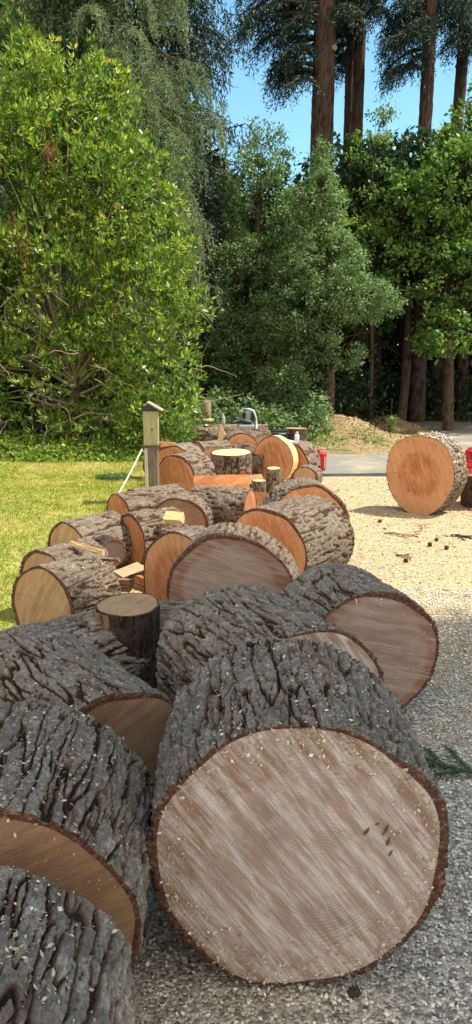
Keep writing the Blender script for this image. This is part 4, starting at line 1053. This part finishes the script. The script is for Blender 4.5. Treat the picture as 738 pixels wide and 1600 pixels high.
# 4. holly and its neighbours in the middle
q = at(514, 648, 16.4)
hl = [L_(500, 330, 16.6, .55, .6, 1.3), L_(505, 430, 16.5, 1.0, .9, 1.0), L_(555, 470, 16.2, 1.0, .8, .55), L_(600, 478, 15.9, .45, .4, .18), L_(520, 540, 16.4, .9, .8, .6), L_(470, 500, 16.5, .9, .8, 1.0), L_(505, 250, 16.8, .24, .3, .6), L_(455, 600, 16.3, .8, .6, .55)]
hb = at(514, 645, 16.4)
broadleaf('holly_tree', 'glossy holly tree on the mulch mound with a limb reaching right', (hb[0], hb[1], .45), hl, 'holly', 1700, 34, .14, .075, .5, 41, .10, 'tree', None, 40, gate=-.03)
hl = [L_(400, 330, 18, .95, .8, 1.5), L_(385, 450, 17.8, 1.0, .9, 1.3), L_(400, 560, 17.6, 1.1, .9, 1.2), L_(420, 235, 18.2, .6, .6, .75), L_(365, 560, 17.6, .8, .8, 1.3), L_(450, 400, 17.9, .7, .7, 1.2)]
broadleaf('holly_tree', 'taller grey-green holly between the cedar and the mound holly', (at(405, 640, 18)[0], 17.8, 0), hl, 'holly', 1500, 34, .17, .08, .55, 43, .15, 'tree', None, 40, var0=.42, gate=-.02)
hl = [L_(380, 560, 19.5, 1.4, .8, 1.8), L_(450, 600, 19, 1.2, .8, 1.4), L_(340, 600, 18.5, .9, .7, 1.2)]
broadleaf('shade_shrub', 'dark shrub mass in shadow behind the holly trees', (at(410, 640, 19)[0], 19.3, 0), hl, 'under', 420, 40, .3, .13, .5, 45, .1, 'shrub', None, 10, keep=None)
# thin sapling against the sky
hl = [L_(585, 215, 19, .5, .4, .18), L_(600, 178, 19.1, .3, .3, .14), L_(565, 250, 19, .5, .4, .16), L_(600, 262, 18.9, .5, .4, .15), L_(560, 310, 18.8, .7, .5, .2), L_(600, 330, 18.8, .6, .5, .2), L_(560, 380, 18.6, .8, .6, .6)]
broadleaf('sapling', 'thin airy sapling against the sky between the twin trunks and the right trunk', (at(578, 640, 19)[0], 19, 0), hl, 'maple', 260, 16, .15, .10, .55, 47, .05, 'tree', None, 40)
# right-hand maples
hl = [L_(650, 330, 18.5, 1.1, .9, 1.1), L_(720, 300, 18.2, 1.2, .9, 1.2), L_(640, 430, 18.3, .9, .8, .9), L_(715, 430, 17.8, 1.1, .9, 1.0), L_(770, 360, 18, 1.2, 1, 1.6), L_(605, 390, 18.8, .7, .7, .8), L_(725, 190, 18.6, .5, .5, .5), L_(700, 235, 18.6, .6, .5, .4), L_(745, 140, 18.7, .35, .3, .5), L_(700, 520, 17.6, .8, .7, .5)]
broadleaf('maple_tree', 'light green layered maple on the right above the dirt road', (at(700, 640, 18.6)[0], 18.6, 0), hl, 'maple', 820, 34, .22, .12, .62, 51, .12, 'tree', None, 50, droop=.25, gate=-.02)
hl = [L_(585, 330, 21, 1.2, .9, 1.0), L_(620, 430, 21, 1.3, .9, 1.1), L_(570, 480, 20.5, 1.0, .9, 1.0), L_(700, 420, 21, 1.6, .9, 1.6), L_(760, 300, 21, 1.5, .9, 1.6)]
broadleaf('maple_tree', 'deeper green maple standing behind the layered one', (at(625, 640, 21)[0], 21, 0), hl, 'maple', 430, 36, .28, .14, .62, 53, .12, 'tree', None, 30, var0=.22, gate=-.02)
# small bright weed on the mound
q = at(611, 668, 17.0)
broadleaf('seedling', 'small bright green seedling on the dark mound right of the holly', (q[0], q[1], q[2]), [(q[0], q[1], q[2] + .12, .1, .1, .16)], 'maple', 14, 10, .05, .07, .6, 55, .008, 'plant', None, 4)

for k, (x, y, lb) in enumerate([(9.5, 20, 'unseen tree added for its shade out of frame at right, nearest the driveway'), (10.5, 23.5, 'unseen tree added for its shade out of frame at right, middle of three'), (13.5, 21.5, 'unseen tree added for its shade out of frame, farthest to the right')]):  # unseen trees, added to shade the undergrowth at right
    lobf = [(x, y, 6.5, 2.6, 2.2, 2.6), (x + .5, y + .5, 9.5, 2.0, 2.0, 2.0)]
    broadleaf('forest_tree', lb, (x, y, 0), lobf, 'under', 260, 30, .5, .26, .6, 70 + k, .2, 'tree', 'shaded forest trees', 12)
# 5. distant wood closing the view
def far_wood():
    rs = np.random.default_rng(99); n = 95000
    x = rs.uniform(-16, 26, n); y = rs.uniform(26, 31, n)
    top = 7.6 + 1.6 * perlin(x * .35, x * 0 + 2, None, 3) + 1.1 * perlin(x * 1.1, x * 0 + 5, None, 6) + 6.5 * sstep(0, -3.0, x) + 1.0 * sstep(8, 13, x)
    z = rs.uniform(0, 1, n) * top
    k = fbm(x * .5 + y * .3, z * .5, None, 5) > -.45; x, y, z = x[k], y[k], z[k]; n = len(x)
    V, Q = quad_cloud(np.stack([x, y, z], -1), unit(n, rs) - [0, 0, .3], unit(n, rs) * .7 + [0, 0, 1], .42 * rs.uniform(.6, 1.3, n), .22)
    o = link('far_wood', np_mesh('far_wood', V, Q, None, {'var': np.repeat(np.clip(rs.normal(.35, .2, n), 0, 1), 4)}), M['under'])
    tag(o, 'dark mass of forest behind the near trees', 'forest', None, 'stuff')
far_wood()

# 6. unseen tree and added trunk right of the frame whose shade falls on the yard
AZR = (0, 2 * PI)
sdir = np.array([math.cos(SUN_EL) * math.cos(SUN_AZ), math.cos(SUN_EL) * math.sin(SUN_AZ), math.sin(SUN_EL)])
def shade_at(x, y, z):   # where foliage at height z must hang to shade ground point (x, y)
    return np.array([x, y, 0]) + sdir * z / sdir[2]
lob = []
for (x, y, z, rx, ry, rz) in [(-.6, 1.0, 18, 1.9, 2.2, 1.2), (1.0, 2.0, 17, 1.35, 1.8, 1.1), (1.8, 1.0, 16, 1.6, 2.2, 1.1), (-.7, 2.7, 18.5, 1.3, 1.1, 1.0), (2.1, 3.5, 16.5, 1.1, 1.2, .9), (.5, -1.2, 17.5, 2.0, 1.5, 1.3)]:
    c = shade_at(x, y, z); lob.append((*c, rx, ry, rz))
broadleaf('shade_tree', 'tall leafy tree standing to the right of the picture that shades the front logs', (13.2, .6, 0), lob, 'maple', 1500, 36, .3, .17, .62, 61, .28, 'tree', None, 40)
o = empty('shadow_trunk', (5.6, 11.15, 0), 'unseen bare trunk added out of frame at the right to throw a shadow strip', 'tree')  # unseen trunk, added for the shadow strip it casts
trunk_mesh(o, [(0, 0, -.1), (0, 0, 4), (.05, 0, 7.0)], [.26, .22, .17], 'trunk', 36, 60, 'trunk', .03, 3, 1.5)

# ------------------------------------------------------------------ light, sky, camera
w = bpy.data.worlds.new('World'); sc.world = w; w.use_nodes = True
nt = w.node_tree; bg = nt.nodes['Background']
sky = nt.nodes.new('ShaderNodeTexSky'); sky.sky_type = 'NISHITA'; sky.sun_disc = False
sky.sun_elevation = SUN_EL; sky.sun_rotation = PI / 2 - SUN_AZ
sky.air_density = 1.0; sky.dust_density = .0; sky.ozone_density = 1.6; sky.altitude = 50
# clear deep-blue sky ahead, bright unseen cloud added as fill over the half behind the camera
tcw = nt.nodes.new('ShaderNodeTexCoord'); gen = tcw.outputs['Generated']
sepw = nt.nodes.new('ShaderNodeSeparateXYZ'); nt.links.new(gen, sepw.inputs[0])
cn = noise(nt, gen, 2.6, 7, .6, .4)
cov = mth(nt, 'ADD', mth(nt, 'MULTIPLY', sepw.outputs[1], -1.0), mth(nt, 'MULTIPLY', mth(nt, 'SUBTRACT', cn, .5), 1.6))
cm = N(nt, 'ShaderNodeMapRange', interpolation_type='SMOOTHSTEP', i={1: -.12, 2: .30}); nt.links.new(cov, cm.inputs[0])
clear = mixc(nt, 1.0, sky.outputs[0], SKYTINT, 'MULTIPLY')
wc = mixc(nt, cm.outputs[0], clear, FILL_CLOUD)
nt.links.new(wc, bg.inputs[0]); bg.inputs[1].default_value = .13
sl = bpy.data.lights.new('sun', 'SUN'); sl.energy = 3.7; sl.angle = math.radians(.53); sl.color = (1, .94, .82)
so = bpy.data.objects.new('sun', sl); COL.objects.link(so)
so.rotation_euler = Vector(sdir).to_track_quat('Z', 'Y').to_euler()
cam = bpy.data.cameras.new('camera'); co_ = bpy.data.objects.new('camera', cam); COL.objects.link(co_)
co_.location = (0, 0, CAMZ); co_.rotation_euler = (PI / 2 - PITCH, 0, 0)
cam.sensor_fit = 'VERTICAL'; cam.sensor_height = 24; cam.lens = 24 * F / 1600; cam.clip_end = 2000; cam.clip_start = .05
sc.camera = co_
vs_ = sc.view_settings; sc.display_settings.display_device = 'sRGB'
vs_.view_transform = 'Standard'; vs_.look = 'None'; vs_.gamma = 1; vs_.use_curve_mapping = False; vs_.exposure = 1.13
vs_.use_white_balance = False
sc.cycles.max_bounces = 8; sc.cycles.transparent_max_bounces = 8
